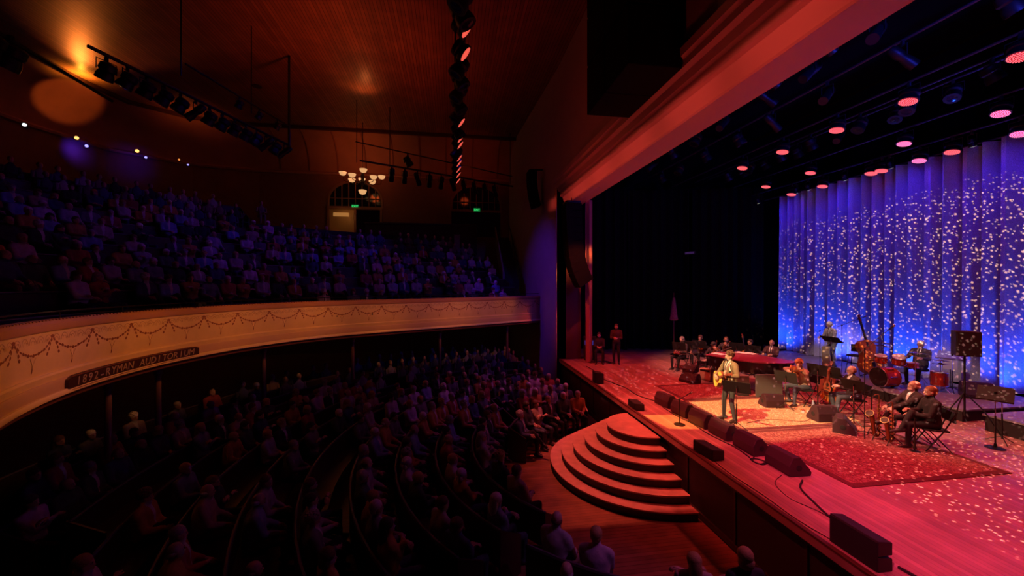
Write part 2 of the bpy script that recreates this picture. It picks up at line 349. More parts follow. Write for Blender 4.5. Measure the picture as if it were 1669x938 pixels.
# wall pieces around the windows
xs = [-12.5, -8.25, -4.75, -.05, 3.45, 4.4]
for i in range(0, 6, 2): fw.box(((xs[i]+xs[i+1])/2, WY+.2, 7.2), (xs[i+1]-xs[i], .4, 14.4))
for a, b in WIN:
    fw.box(((a+b)/2, WY+.2, 4.0), (b-a, .4, 8.0))
    top = [(a, 13.5), (a, 10.3)] + [((a+b)/2-(b-a)/2*cos(pi*k/16), 10.3+1.35*sin(pi*k/16)) for k in range(1, 16)] + [(b, 10.3), (b, 13.5)]
    for k in range(len(top)-3):
        x0, z0 = top[k+1]; x1, z1 = top[k+2]
        fw.add([(x0, WY, z0), (x1, WY, z1), (x1, WY, 14.4), (x0, WY, 14.4), (x0, WY+.3, z0), (x1, WY+.3, z1)], [(0, 1, 2, 3), (0, 4, 5, 1)])
struct('wall_far', fw, PLAST, smooth=False)
FRM = mat('window_frame_wood', (.30, .15, .10), .5); GLS = mat('night_window_glass', (.01, .012, .015), .08)
for wi, (a, b) in enumerate(WIN):
    g = MB(); xc = (a+b)/2; hw = (b-a)/2
    wo = bpy.data.objects.new('window_%d' % (wi+1), None); C.objects.link(wo); wo['kind'] = 'structure'; wo.location = (xc, WY, 9.85)
    f = MB()
    pts = [(-hw, 0, 0)] + [(-hw*cos(pi*k/16), 0, .45+1.35*sin(pi*k/16)) for k in range(17)] + [(hw, 0, 0)]
    f.tube(pts, .09, 6); f.box((0, 0, 0), (2*hw, .18, .16))
    f.build('window_frame', FRM, wo)
    bars = 8
    for k in range(1, bars):
        x = -hw+2*hw*k/bars; zt = .45+1.35*sqrt(max(0, 1-(x/hw)**2)); MB().box((x, 0, zt/2), (.05, .06, zt)).build('glazing_bar', FRM, wo, smooth=False)
    MB().box((0, 0, .62), (2*hw, .06, .05)).build('glazing_bar', FRM, wo, smooth=False)
    for k in range(bars):
        x0 = -hw+2*hw*k/bars+.03; x1 = x0+2*hw/bars-.06; h0 = .45+1.35*sqrt(max(0, 1-(x0/hw)**2)); h1 = .45+1.35*sqrt(max(0, 1-(x1/hw)**2))
        MB().ext([(x0, .05), (x1, .05), (x1, h1), (x0, h0)], .08, .1, ax='y').build('pane', GLS, wo, smooth=False)
# panelling and doorway under the arches
dr = MB(); dr.box((-7.4, WY-.06, 8.75), (1.6, .06, 1.9)); o = dr.build('door_1', mat('lit_door_wood', (.55, .36, .18), .5), smooth=False); o['kind'] = 'structure'
MB().box((-7.4, WY-.1, 9.35), (1.0, .03, .25)).build('transom', mat('transom_glass_lit', (.6, .4, .2), .3, emit=(1, .45, .12), es=.25), o, smooth=False)
for x in (-8.2, -6.5, -4.8): MB().box((x, WY-.08, 8.8), (.14, .16, 2.0)).build('door_jamb', FRM, o, smooth=False)
MB().box((-6.5, WY-.1, 9.78), (3.5, .2, .12)).build('door_head', FRM, o, smooth=False)
point('doorway_lamp', (-7.0, WY-1.0, 9.3), (1, .42, .12), 5, .1)
# cornice line, cove and planked ceiling
prof = [(0, 12.05), (-.12, 12.05), (-.16, 12.2), (0, 12.3)]
wallpath = [(4.5, 28), (-12.5, 28), (-16.0, 27.2), (-18.8, 24.8), (-19.6, 21.5), (-19.6, -6)]
def inset(path, d):
    out = []
    for i, p in enumerate(path):
        a = V(path[max(i-1, 0)]); b = V(path[min(i+1, len(path)-1)]); t = (b-a).normalized(); n = V((-t.y, t.x)); out.append(V(p)+n*d)
    return out
def sweep(mb, path, prof, close=True):
    rings = []
    for i in range(len(path)):
        rings.append([(inset(path, d)[i].x, inset(path, d)[i].y, z) for d, z in prof])
    mb.loft(rings); return mb
struct('trim_3', sweep(MB(), wallpath, [(0, 12.0), (.12, 12.02), (.16, 12.12), (.05, 12.22), (0, 12.22)]), mat('cornice_paint', (.45, .22, .16), .6), smooth=False)
COVE = mat('cove_plaster', (.42, .20, .12), .6, var=.1, vscale=1)
cv = MB(); n = 8
rows = []
for k in range(n+1):
    a = pi/2*k/n; rows.append([(p.x, p.y, 12.2+2.2*sin(a)) for p in inset(wallpath, 2.2*(1-cos(a)))])
m_ = len(wallpath)
cv.add([p for r in rows for p in r], [(k*m_+i, k*m_+i+1, (k+1)*m_+i+1, (k+1)*m_+i) for k in range(n) for i in range(m_-1)])
cv.build('ceiling_cove', COVE)['kind'] = 'structure'
# ribs dividing the cove into shell panels
co = [x for x in C.objects if x.name == 'ceiling_cove'][0]
for i in range(9):
    x = 3.2-i*1.8
    MB().tube([(x, 28-2.2*(1-cos(pi/2*k/8))-.02, 12.2+2.2*sin(pi/2*k/8)-.02) for k in range(9)], .06, 6).build('cove_rib', mat('rib_paint', (.30, .12, .07), .6), co)
ce = MB(); ip = inset(wallpath, 2.15)
poly = [(p.x, p.y) for p in ip] + [(4.75, -6)]
poly[0] = (4.75, 25.85)
ce.ext(poly, 14.4, 14.5); struct('ceiling', ce, CEIL, smooth=False)
struct('trim_4', sweep(MB(), [tuple(p) for p in ip], [(-.10, 14.22), (.12, 14.22), (.12, 14.40), (-.10, 14.40)]), mat('ceiling_trim_paint', (.06, .02, .015), .5), smooth=False)
wb = MB()
for a, b in zip(wallpath[1:], wallpath[2:]):
    a = V(a); b = V(b); t = (b-a).normalized(); nn = V((t.y, -t.x))*.3
    wb.ext([tuple(a), tuple(b), tuple(b+nn), tuple(a+nn)], 0, 12.3)
struct('wall_back', wb, PLAST, smooth=False)
# floor of the lower stalls ceiling = underside of the balcony is built with the balcony
# stage house: black walls, upper darkness, wing drapes
sh = MB(); sh.box((17.6, 8, 6), (.2, 26, 14)); sh.box((11.6, 20.6, 6), (12, .2, 14)); sh.box((11.5, -3.2, 6), (12, .2, 14))
struct('wall_stage_rear', sh, DARK, smooth=False)
struct('ceiling_stage', MB().box((11.6, 8, 13.3), (12.2, 26, .2)), DARK, smooth=False)
def drape(name, x0, y0, x1, y1, z0, z1, folds, amp, m, label=None, thick=.02, flare=0, seed=1, rows=1, group=None):
    rnd = random.Random(seed); n = int(folds*8); d = V((x1-x0, y1-y0)); L_ = d.length; t = d/L_; nn = V((-t.y, t.x))
    ph = []; q = 0
    for i in range(n+1):
        q += (2*pi/8)*rnd.uniform(.55, 1.45); ph.append((q, rnd.uniform(.55, 1.3)))
    mb = MB(); zs = [z0+(z1-z0)*j/rows for j in range(rows+1)]
    F = []; B = []
    for z in zs:
        f = 1+flare*(1-(z-z0)/(z1-z0))
        for i in range(n+1):
            off = amp*ph[i][1]*sin(ph[i][0])*f; p = V((x0, y0))+t*L_*i/n+nn*off
            F.append((p.x, p.y, z)); B.append((p.x+nn.x*thick, p.y+nn.y*thick, z))
    k = len(F); w_ = n+1; fs = []
    for j in range(rows):
        for i in range(n):
            a = j*w_+i; fs.append((a, a+1, a+w_+1, a+w_)); fs.append((a+k, a+w_+k, a+w_+1+k, a+1+k))
    for i in range(n): fs.append((i, i+k, i+1+k, i+1))
    mb.add(F+B, fs); o = mb.build(name, m)
    if label: tag(o, label, 'curtain', group)
    return o
CUR = mat('blue_grey_sparkle_curtain', (.50, .47, .60), .5, var=.4, vscale=60, sheen=.3, bump=.5, bscale=70)
drape('stage_backdrop_curtain', 15.75, 17.0, 15.75, 1.0, SZ+.31, 8.85, 36, .23, CUR, 'tall pleated backdrop curtain across the rear of the stage, lit blue with projected dots', flare=.35, seed=3, rows=6)
drape('wing_leg_drape', 15.7, 17.9, 12.4, 18.9, SZ, 9.6, 7, .12, DARK, 'black masking drape just left of the blue backdrop', seed=4)
drape('wing_leg_drape', 12.2, 18.9, 9.2, 19.6, SZ, 9.6, 7, .12, DARK, 'black masking drape behind the string players', seed=5)
drape('wing_leg_drape', 9.0, 19.4, 6.6, 19.9, SZ, 9.6, 5, .12, DARK, 'black masking drape behind the standing man in the wings', seed=6)
drape('house_curtain_leg', 5.72, 16.35, 6.02, 16.30, SZ+.02, 8.3, 1.6, .07, mat('red_velvet', (.40, .12, .09), .8, sheen=.3), 'narrow gathered red curtain hanging inside the far edge of the stage arch', seed=8)
# black flown border along the top of the backdrop, and its batten
# rug set
RC = rug_mat('persian_rug_red', (.25, .05, .05), (.36, .15, .13), (.12, .03, .04), 11.0)
RC2 = rug_mat('persian_rug_cream', (.72, .55, .34), (.52, .30, .17), (.30, .13, .07), 9.0)
BRD = mat('rug_border_dark', (.11, .025, .03), .95, var=.3, vscale=30)
def rug(x0, y0, x1, y1, m, label, z=0.0):
    t = thing('persian_rug', label, 'rug', ((x0+x1)/2, (y0+y1)/2, SZ+z)); a, b = (x1-x0)/2, (y1-y0)/2
    MB().box((0, 0, .006), (2*a-.24, 2*b-.24, .012)).build('field', m, t, smooth=False)
    f = MB()
    for q in (-1, 1): f.box((q*(a-.06), 0, .007), (.12, 2*b, .014)); f.box((0, q*(b-.06), .007), (2*a-.24, .12, .014))
    f.build('border', BRD, t, smooth=False); return t
rug(6.62, 5.62, 9.95, 8.15, RC, 'red patterned rug nearest the camera with a dark front border')
rug(6.62, 8.20, 10.2, 10.55, RC2, 'cream and gold patterned rug under the singer')
rug(6.72, 10.60, 9.6, 12.30, RC, 'red patterned rug beside the grand piano')
rug(10.0, 8.3, 12.3, 11.4, RC, 'red patterned rug under the seated guitar players', .016)
# band riser (drums, bass) and side riser
RB = mat('riser_top_carpet', (.06, .055, .07), .8); RK = mat('riser_skirt_cloth', (.02, .012, .014), .9)
def riser(x0, y0, x1, y1, h, label):
    t = thing('stage_riser', label, 'platform', ((x0+x1)/2, (y0+y1)/2, SZ)); a, b = (x1-x0), (y1-y0)
    MB().box((0, 0, h-.02), (a, b, .04)).build('deck', mat('riser_deck_grey', (.20, .18, .22), .5), t, smooth=False)
    MB().box((0, 0, (h-.04)/2), (a-.06, b-.06, h-.04)).build('skirt', RK, t, smooth=False); return t
riser(12.45, 7.9, 15.55, 16.2, .30, 'long black band platform in front of the blue curtain')
riser(12.25, 2.2, 15.55, 7.42, .38, 'black-skirted platform with a blue-lit top at the right edge')
# ================================================================ PEOPLE
SKIN = mat('skin', (.50, .30, .22), .5, var=.06, vscale=12)
TOPM = mat('cloth_top', (.1, .1, .1), .85, objcol=True, vscale=14, bump=.25, bscale=40)
SHOE = mat('shoe_leather', (.03, .02, .018), .4)
SHIRT = mat('shirt_cloth', (.6, .58, .55), .8); TIE = mat('tie_cloth', (.03, .02, .03), .6)
JEAN = mat('blue_jeans', (.05, .065, .10), .85, var=.2, vscale=15); BTR = mat('black_trousers', (.015, .014, .016), .85); CHN = mat('tan_trousers', (.20, .14, .10), .85)
EYEW = mat('eye_white', (.45, .42, .40), .3); EYED = mat('eye_dark', (.02, .012, .01), .2); LIP = mat('lips', (.42, .16, .13), .5)
HAIRM = mat('hair', (.1, .05, .03), .65, objcol=True, vscale=40, bump=.6, bscale=90)
GLSF = mat('spectacle_frame', (.02, .02, .02), .3)
def ik(a, b, l1, l2, pole):
    a = V(a); b = V(b); d = b-a; L_ = min(d.length, .998*(l1+l2)); t = d.normalized()
    x = (l1*l1-l2*l2+L_*L_)/(2*L_); h = sqrt(max(0, l1*l1-x*x))
    p = V(pole); p = (p-t*p.dot(t)).normalized(); return a+t*x+p*h, a+t*L_
def remesh(mb, vox):
    me = mb.mesh('tmp', [SKIN], False); o = bpy.data.objects.new('tmp', me); C.objects.link(o)
    m = o.modifiers.new('r', 'REMESH'); m.mode = 'VOXEL'; m.voxel_size = vox; m.use_smooth_shade = True
    s = o.modifiers.new('s', 'SMOOTH'); s.factor = .5; s.iterations = 3
    dg = bpy.context.evaluated_depsgraph_get(); dg.update()
    r = bpy.data.meshes.new_from_object(o.evaluated_get(dg)); bpy.data.objects.remove(o); bpy.data.meshes.remove(me); return r
def figure(pose, look, vox=.013):
    """returns list of (part name, mesh) ; local frame faces +X, feet level z=0"""
    g = pose.get; sit = g('sit', True); hz = g('hz', .55 if sit else .955); lean = radians(g('lean', 0)); px = g('px', 0.)
    P0 = V((px, 0, hz)); up = V((sin(lean), 0, cos(lean))); fw = V((cos(lean), 0, -sin(lean))); Y = V((0, 1, 0))
    tw = radians(g('twist', 0))
    def rot(v): return Matrix.Rotation(tw, 3, 'Z') @ v
    fat = look.get('fat', 1.); bk = look.get('bulk', 1.12 if look.get('jacket') else 1.04)
    sh = [P0+up*.43+rot(Y*s*.175) for s in (1, -1)]     # left, right
    neck = P0+up*.50; hd = neck+up*.128+fw*.02+V((g('hx', 0), 0, 0))
    hy, hp = g('head', (0, 0)); HR = Matrix.Rotation(radians(hy), 3, 'Z') @ Matrix.Rotation(radians(hp), 3, 'Y')
    HM = Matrix.Translation(hd) @ HR.to_4x4()
    mb = MB(); bones = []
    prof = [(-.10, .13, .10), (-.06, .165, .125), (.02, .17, .125), (.12, .15*fat, .112*fat), (.24, .165, .118), (.35, .182, .118), (.42, .175, .098), (.46, .12, .08), (.49, .075, .066)]
    rings = []
    for t_, ry, rx in prof:
        c = P0+up*t_ + fw*(.012*(fat-1)*10 if t_ < .2 else 0); rr = (lambda v: v) if t_ < .1 else rot
        ry, rx = ry*(1+(bk-1)*(.9 if t_ < .45 else .3)), rx*(1+(bk-1)*1.3)
        rings.append([c + fw*cos(2*pi*k/16)*rx + rr(Y*sin(2*pi*k/16)*ry) for k in range(16)])
    mb.loft(rings)
    bones.append((P0+up*.02, P0+up*.47, .15, 'top')); bones.append((P0-up*.08, P0-up*.01, .15, 'bot'))
    bones.append((sh[0], sh[1], .09, 'top'))
    mb.tube([neck-up*.06, neck+up*.06+fw*.01], [.062, .055], 10, round_=True); bones.append((neck, hd, .06, 'skin'))
    for c, r in [((-.012, 0, .028), (.098, .077, .092)), ((.018, 0, -.04), (.07, .058, .078)), ((.062, 0, -.098), (.028, .03, .02)), ((.092, 0, -.022), (.022, .014, .026)), ((.07, 0, .022), (.022, .05, .012)), ((.0, .077, -.012), (.02, .012, .032)), ((.0, -.077, -.012), (.02, .012, .032))]:
        mb.ell(c, r, 12, 9, M=HM)
    bones.append((hd-V((0, 0, .05)), hd+V((0, 0, .05)), .09, 'skin'))
    hands = []
    for i, s in enumerate((1, -1)):
        tgt = V(g('lh' if s > 0 else 'rh', (.32, .12*s, hz+.1))); pole = V(g('lep' if s > 0 else 'rep', (-.3, .5*s, -.8)))
        e, wr = ik(sh[i], tgt, .285, .25, pole)
        mb.tube([sh[i], (sh[i]+e)/2, e], [.068*bk, .060*bk, .050*bk], 10, round_=True); mb.tube([e, e.lerp(wr, .35), wr.lerp(e, .06)], [.050*bk, .048*bk, .037*bk], 10, round_=True); mb.tube([wr.lerp(e, .1), wr], [.03, .028], 8, round_=True)
        mb.tube([neck-up*.03, sh[i].lerp(neck, .25)+up*.005], [.055, .058*bk], 10, round_=True)
        bones += [(sh[i], e, .055, 'top'), (e, e.lerp(wr, .86), .045, 'top')]
        hdv = g('lhd' if s > 0 else 'rhd'); dr = V(hdv).normalized() if hdv else (wr-e).normalized()
        pn = V(g('lpn' if s > 0 else 'rpn', (0, -.3*s, -1))); pn = (pn-dr*pn.dot(dr)).normalized(); sd = dr.cross(pn)
        mb.tube([wr, wr+dr*.045, wr+dr*.085], [.026, .036, .034], 10, round_=True, flat=1.0)
        bones.append((wr, wr+dr*.09, .03, 'skin')); hands.append((wr, dr, pn, sd*(1 if s > 0 else -1), g('lcurl' if s > 0 else 'rcurl', 35)))
        hip = P0+Y*s*.088-up*.03; ft = V(g('lf' if s > 0 else 'rf', (.44, .13*s, .085) if sit else (0, .1*s, .085)))
        kp = V(g('lkp' if s > 0 else 'rkp', (.7, .15*s, .8) if sit else (1, .1*s, 0)))
        kn, an = ik(hip, ft, .44, .425, kp)
        mb.tube([hip, hip.lerp(kn, .5), kn], [.092, .078, .058], 12, round_=True); mb.tube([kn, kn.lerp(an, .3), an], [.058, .056, .041], 10, round_=True)
        bones += [(hip, kn, .075, 'bot'), (kn, an, .05, 'bot')]
        td = V(g('ltd' if s > 0 else 'rtd', (1, .25*s, -.12 if an.z < .1 else -.25))).normalized()
        mb.tube([an-td*.05-V((0, 0, .03)), an+td*.06-V((0, 0, .035)), an+td*.15-V((0, 0, .045))], [.042, .045, .034], 10, round_=True)
        bones.append((an-td*.05-V((0, 0, .045)), an+td*.16-V((0, 0, .045)), .042, 'shoe'))
    me = remesh(mb, vox)
    # add fingers, eyes and mouth to the same mesh, then colour regions
    ex = MB()
    for wr, dr, pn, sd, curl in hands:
        for k, (ln, off) in enumerate([(.072, -.027), (.082, -.009), (.076, .009), (.058, .026)]):
            p = wr+dr*.088+sd*(-off)*1.0; d = dr.copy(); pts = [wr+dr*.06-sd*off, p]; a = radians(curl*(.8+.1*k))
            for q in range(3):
                d = (Matrix.Rotation(a*(.5 if q == 0 else .9), 3, dr.cross(pn)) @ d) if pn.length else d
                p = p+d*ln/3*(1.25-.2*q); pts.append(p)
            ex.tube(pts, [.010, .0098, .009, .0082, .0072], 6, round_=True)
        t0 = wr+dr*.03+sd*.022; ex.tube([t0, t0+dr*.025+sd*.022+pn*.008, t0+dr*.055+sd*.03+pn*.02, t0+dr*.075+sd*.028+pn*.03], [.013, .012, .010, .008], 6, round_=True)
    nskin = len(ex.f)
    for s in (1, -1):
        ex.ell((.077, .029*s, .0), (.011, .012, .0065), 8, 6, 5, M=HM); ex.ell((.085, .029*s, .0), (.0045, .0055, .0055), 6, 4, 6, M=HM)
    ex.ell((.086, 0, -.066), (.008, .022, .006), 8, 5, 7, M=HM)
    if look.get('beard'): ex.ell((.04, 0, -.082), (.058, .054, .036), 12, 7, 8, M=HM); ex.ell((.088, 0, -.052), (.01, .026, .008), 8, 5, 8, M=HM)
    for s in (1, -1): ex.ell((.086, .03*s, .022), (.006, .019, .004), 6, 4, 8, M=HM)
    reg = {'skin': 0, 'top': 1, 'bot': 2, 'shoe': 3}
    vs = [tuple(v.co) for v in me.vertices]; fs = [tuple(p.vertices) for p in me.polygons]; mi = []
    B = [((a), (b-a), (b-a).length_squared or 1e-9, r, reg[k]) for a, b, r, k in bones]; jacket = look.get('jacket')
    for p in me.polygons:
        c = p.center; best = 9; bi = 0
        for a, d, l2, r, k in B:
            t = (c-a).dot(d)/l2; t = 0. if t < 0 else 1. if t > 1 else t
            q = (c-a-d*t).length-r
            if q < best: best = q; bi = k
        if bi == 1 and jacket:
            l = c-P0; h = l.dot(up); x = l.dot(fw); y = Matrix.Rotation(-tw, 3, 'Z') @ (l)
            if h > .1 and x > .03 and abs(y.y) < .004+.042*max(0, h-.14)/.34: bi = 9 if (abs(y.y) < .02 and look.get('tie')) else 4
        if bi == 1 and look.get('apron'): pass
        mi.append(bi)
    bpy.data.meshes.remove(me); k0 = len(vs)
    out = MB(); out.v = vs+ex.v; out.f = fs+[tuple(i+k0 for i in f) for f in ex.f]; out.m = mi+ex.m
    me = bpy.data.meshes.new('body'); me.from_pydata(out.v, [], out.f)
    for m in (SKIN, TOPM, look.get('bot', BTR), SHOE, SHIRT, EYEW, EYED, LIP, HAIRM if False else mat('brow_'+look.get('hairname', 'dark'), look.get('haircol', (.05, .03, .02))[:3], .7), TIE): me.materials.append(m)
    me.polygons.foreach_set('material_index', out.m); me.polygons.foreach_set('use_smooth', [True]*len(me.polygons)); me.update()
    parts = [('body', me)]
    h = MB(); st = look.get('hair', 'short'); rnd = random.Random(len(st)+int(hy)+5)
    def lump(c, r, keep=None, nu=18, nv=12): h.ell(c, r, nu, nv, M=HM, keep=keep)
    if st == 'short': lump((-.024, 0, .045), (.1, .085, .09)); lump((-.045, 0, .0), (.068, .078, .075))
    elif st == 'curly':
        lump((-.022, 0, .05), (.105, .09, .095))
        for i in range(40):
            a = rnd.uniform(0, 2*pi); b = rnd.uniform(.1, 1.35); q = (-.022+.1*sin(b)*cos(a), .088*sin(b)*sin(a), .05+.092*cos(b))
            if q[0] < .075: lump(q, (.022, .022, .02), None, 6, 4)
    elif st == 'bald':
        lump((-.03, 0, -.005), (.083, .084, .055))
    elif st == 'long': lump((-.024, 0, .045), (.102, .09, .092)); h.tube([HM @ V((-.05, 0, .04)), HM @ V((-.065, 0, -.06)), HM @ V((-.07, 0, -.16)), HM @ V((-.065, 0, -.24))], [.08, .083, .075, .04], 12, round_=True)
    elif st == 'bob': lump((-.024, 0, .045), (.103, .094, .092)); lump((-.045, 0, -.03), (.075, .098, .09))
    elif st == 'bun': lump((-.026, 0, .042), (.1, .083, .09)); lump((-.125, 0, .06), (.035, .035, .035))
    elif st == 'cap': lump((-.01, 0, .06), (.108, .088, .07)); h.ell((.085, 0, .045), (.06, .065, .012), 12, 5, M=HM)
    parts.append(('cap' if st == 'cap' else 'hair', h.mesh('hair', [HAIRM])))
    if look.get('glasses'):
        q = MB()
        for s in (1, -1):
            q.tube([HM @ V((.098, .031*s+.021*cos(a), .0+.016*sin(a))) for a in [2*pi*k/10 for k in range(11)]], .0022, 5)
            q.tube([HM @ V((.097, .052*s, .004)), HM @ V((.01, .08*s, .004))], .002, 5)
        q.tube([HM @ V((.1, -.01, .003)), HM @ V((.1, .01, .003))], .002, 5)
        parts.append(('glasses', q.mesh('glasses', [GLSF])))
    if jacket:
        q = MB()   # lapels and collar standing proud of the jacket
        for s in (1, -1):
            a = neck+rot(Y*s*.06)-up*.02; b = P0+up*.31+fw*.128+rot(Y*s*.055); c = P0+up*.12+fw*.132+rot(Y*s*.012)
            q.tube([a, a.lerp(b, .6)+fw*.035, b, c], [.012, .024, .022, .007], 6, flat=.35)
        parts.append(('lapels', q.mesh('lapels', [TOPM])))
    return parts, HM, hands
def person(label, loc, heading, pose, look, group=None, vox=.013):
    parts, HM, hands = figure(pose, look, vox)
    t = thing('person', label, 'person', loc, radians(heading), group)
    for n_, me in parts:
        o = bpy.data.objects.new('body' if n_ == 'body' else n_, me); C.objects.link(o); o.parent = t
        o.color = (*look.get('haircol', (.05, .03, .02)), 1) if n_ in ('hair',) else (*look.get('top', (.02, .02, .022)), 1)
        if n_ == 'cap': o.color = (.02, .02, .02, 1)
    return t
# ================================================================ STAGE THINGS
def basis(o, loc, zdir, xdir):
    z = V(zdir).normalized(); x = V(xdir); x = (x-z*x.dot(z)).normalized(); y = z.cross(x)
    m = Matrix((x, y, z)).transposed(); o.rotation_euler = m.to_euler(); o.location = loc; return o
def lw(p, hdg, q):   # local person frame -> world point
    a = radians(hdg); return V((p[0]+q[0]*cos(a)-q[1]*sin(a), p[1]+q[0]*sin(a)+q[1]*cos(a), p[2]+q[2]))
def ld(hdg, q): return lw((0, 0, 0), hdg, q)
VARN = mat('orange_varnished_wood', (.50, .17, .04), .25, var=.2, vscale=8); SPR = mat('yellow_spruce_top', (.85, .58, .10), .3, var=.1, vscale=6)
RDW = mat('red_brown_wood', (.22, .06, .03), .3); EBO = mat('ebony', (.02, .015, .012), .35)
def bout(L_, wl, ww, wu, n=40):
    def hw(t):
        if t < .26: return wl*sqrt(max(0, 1-((.26-t)/.26)**2))
        if t < .58: a = (t-.26)/.32; a = a*a*(3-2*a); return wl+(ww-wl)*a
        if t < .80: a = (t-.58)/.22; a = a*a*(3-2*a); return ww+(wu-ww)*a
        return wu*sqrt(max(0, 1-((t-.80)/.20)**2))
    ts = [.5-.5*cos(pi*i/n) for i in range(n+1)]
    r = [(hw(t), -L_/2+L_*t) for t in ts]; l = [(-a, b) for a, b in r[::-1][1:-1]]
    return r+l
def instrument(name, label, cat, L_, wl, ww, wu, dp, neck, top, side, bowed=False, group=None, cutaway=False):
    t = thing(name, label, cat, group=group)
    pl = bout(L_, wl, ww, wu)
    b = MB(); b.ext(pl, -dp, 0, 0, ax='x'); b.build('body', side, t)
    MB().ext([(y*.97, z*.985) for y, z in pl], 0, .006 if not bowed else .02*L_, ax='x').build('soundboard', top, t)
    nz = L_/2; nk = MB(); w_ = .028 if not bowed else .018*L_*1.6
    nk.loft([[(.0, -w_, nz-L_*.22), (.0, w_, nz-L_*.22), (.025, w_, nz-L_*.22), (.025, -w_, nz-L_*.22)], [(-.03, -w_*.8, nz+neck), (-.03, w_*.8, nz+neck), (.012, w_*.8, nz+neck), (.012, -w_*.8, nz+neck)]])
    nk.build('neck', EBO if bowed else RDW, t)
    hs = MB(); hl = neck*.33
    if bowed: hs.box((-.01, 0, nz+neck+hl*.35), (.04*L_*1.3, w_*1.3, hl*.8)); hs.tube([(-.01+.05*L_*cos(a)*(1-a/12), 0, nz+neck+hl*.8+.05*L_*sin(a)*(1-a/12)) for a in [i*.6 for i in range(11)]], .018*L_, 6)
    else: hs.loft([[(-.03, -w_, nz+neck), (-.03, w_, nz+neck), (.0, w_, nz+neck), (0, -w_, nz+neck)], [(-.05, -w_*1.35, nz+neck+hl), (-.05, w_*1.35, nz+neck+hl), (-.03, w_*1.35, nz+neck+hl), (-.03, -w_*1.35, nz+neck+hl)]])
    hs.build('headstock' if not bowed else 'scroll', RDW, t)
    pg = MB()
    for k in range(2 if bowed else 3):
        for s in (-1, 1): pg.cyl((-.02, s*w_*.9, nz+neck+hl*(.2+.28*k)), (-.02, s*(w_*1.3+.03), nz+neck+hl*(.2+.28*k)), .009 if not bowed else .012*L_, n=6)
    pg.build('tuning_pegs', CHR if not bowed else EBO, t)
    if bowed:
        fh = MB()
        for s in (-1, 1): fh.tube([(.021*L_+.002, s*(ww*.45+.03*L_*sin(k*.9-1.6)), -.10*L_+.04*L_*k) for k in range(5)], .008*L_, 5)
        fh.build('sound_holes', EBO, t)
        MB().box((.05*L_, 0, -.08*L_), (.07*L_, wl*.42, .012)).build('bridge', SPR, t)
        MB().loft([[(.045*L_, -.03*L_, -.45*L_), (.045*L_, .03*L_, -.45*L_), (.055*L_, .03*L_, -.45*L_), (.055*L_, -.03*L_, -.45*L_)], [(.06*L_, -.045*L_, -.16*L_), (.06*L_, .045*L_, -.16*L_), (.07*L_, .045*L_, -.16*L_), (.07*L_, -.045*L_, -.16*L_)]]).build('tailpiece', EBO, t)
    else:
        MB().lathe([(.05, 0), (.05, .003)], (0, 0, 0), Matrix.Translation((.007, 0, L_*.14)) @ Matrix.Rotation(pi/2, 4, 'Y'), 20).build('sound_hole', EBO, t)
        MB().box((.012, 0, -L_*.17), (.012, .14, .022)).build('bridge', EBO, t)
        MB().ell((.008, -.075, .0), (.003, .055, .085), 14, 8).build('pickguard', RDW, t)
    s_ = MB()
    for k in range(4): s_.cyl((.03 if not bowed else .085*L_, (k-1.5)*.01, -L_*.17 if not bowed else -.1*L_), (.02, (k-1.5)*.008, nz+neck), .0012, n=4)
    s_.build('strings', CHR, t)
    return t
def acoustic(label, top=SPR, group=None): return instrument('acoustic_guitar', label, 'guitar', .50, .20, .125, .148, .10, .34, top, RDW, group=group)
def folding_chair(label, x, y, hdg, z=SZ):
    t = thing('folding_chair', label, 'chair', (x, y, z), radians(hdg), 'black folding chairs on the stage')
    b = MB().box((.03, 0, .44), (.40, .42, .035)).build('seat', BLKM, t); bevel(b, .01)
    MB().ext([(-.20, .62), (.20, .62), (.19, .84), (-.19, .84)], -.26, -.235, ax='x').build('backrest', BLKM, t)
    for s in (-1, 1):
        MB().tube([(-.27, s*.22, .86), (-.05, s*.22, .42), (.22, s*.22, 0)], .012, 6).build('leg', BLK, t)
        MB().tube([(.15, s*.2, .44), (-.22, s*.2, 0)], .012, 6).build('leg', BLK, t)
    MB().cyl((.12, -.22, .16), (.12, .22, .16), .009, n=6).build('stretcher', BLK, t)
    return t
def music_stand(label, x, y, hdg, h=1.0, tilt=25, z=SZ, paper=False, w_=.50, deskm=None, round_base=False):
    """hdg = direction the sheet faces (towards the reader)"""
    t = thing('music_stand', label, 'music stand', (x, y, z), radians(hdg), 'black music stands on the stage')
    M = Matrix.Translation((0.0, 0, h)) @ Matrix.Rotation(radians(-tilt), 4, 'Y')
    MB().box((0, 0, .0), (.008, w_, .33), M=M).build('desk', deskm or BLKM, t, smooth=False)
    MB().box((.03, 0, -.165), (.06, w_, .008), M=M).build('ledge', deskm or BLKM, t, smooth=False)
    if paper: MB().box((.012, 0, -.0), (.004, w_*.8, .29), M=M).build('sheet_music', PAPER, t, smooth=False)
    MB().tube([(0, 0, .10), (0, 0, h*.6)], .014, 8).build('pole', BLK, t); MB().tube([(0, 0, h*.55), (-.01, 0, h-.02)], .009, 8).build('inner_pole', CHR, t)
    MB().cyl((-.012, 0, h-.03), (-.012, 0, h+.05), .022, n=8, M=None).build('bracket', BLK, t)
    if round_base: MB().lathe([(.15, 0), (.15, .012), (.03, .03), (.02, .1)], n=20).build('base', BLK, t)
    else:
        for k in range(3):
            a = 2*pi*k/3+.4; MB().tube([(0, 0, .16), (.10*cos(a), .10*sin(a), .10), (.24*cos(a), .24*sin(a), .012)], .009, 6).build('leg', BLK, t)
    return t
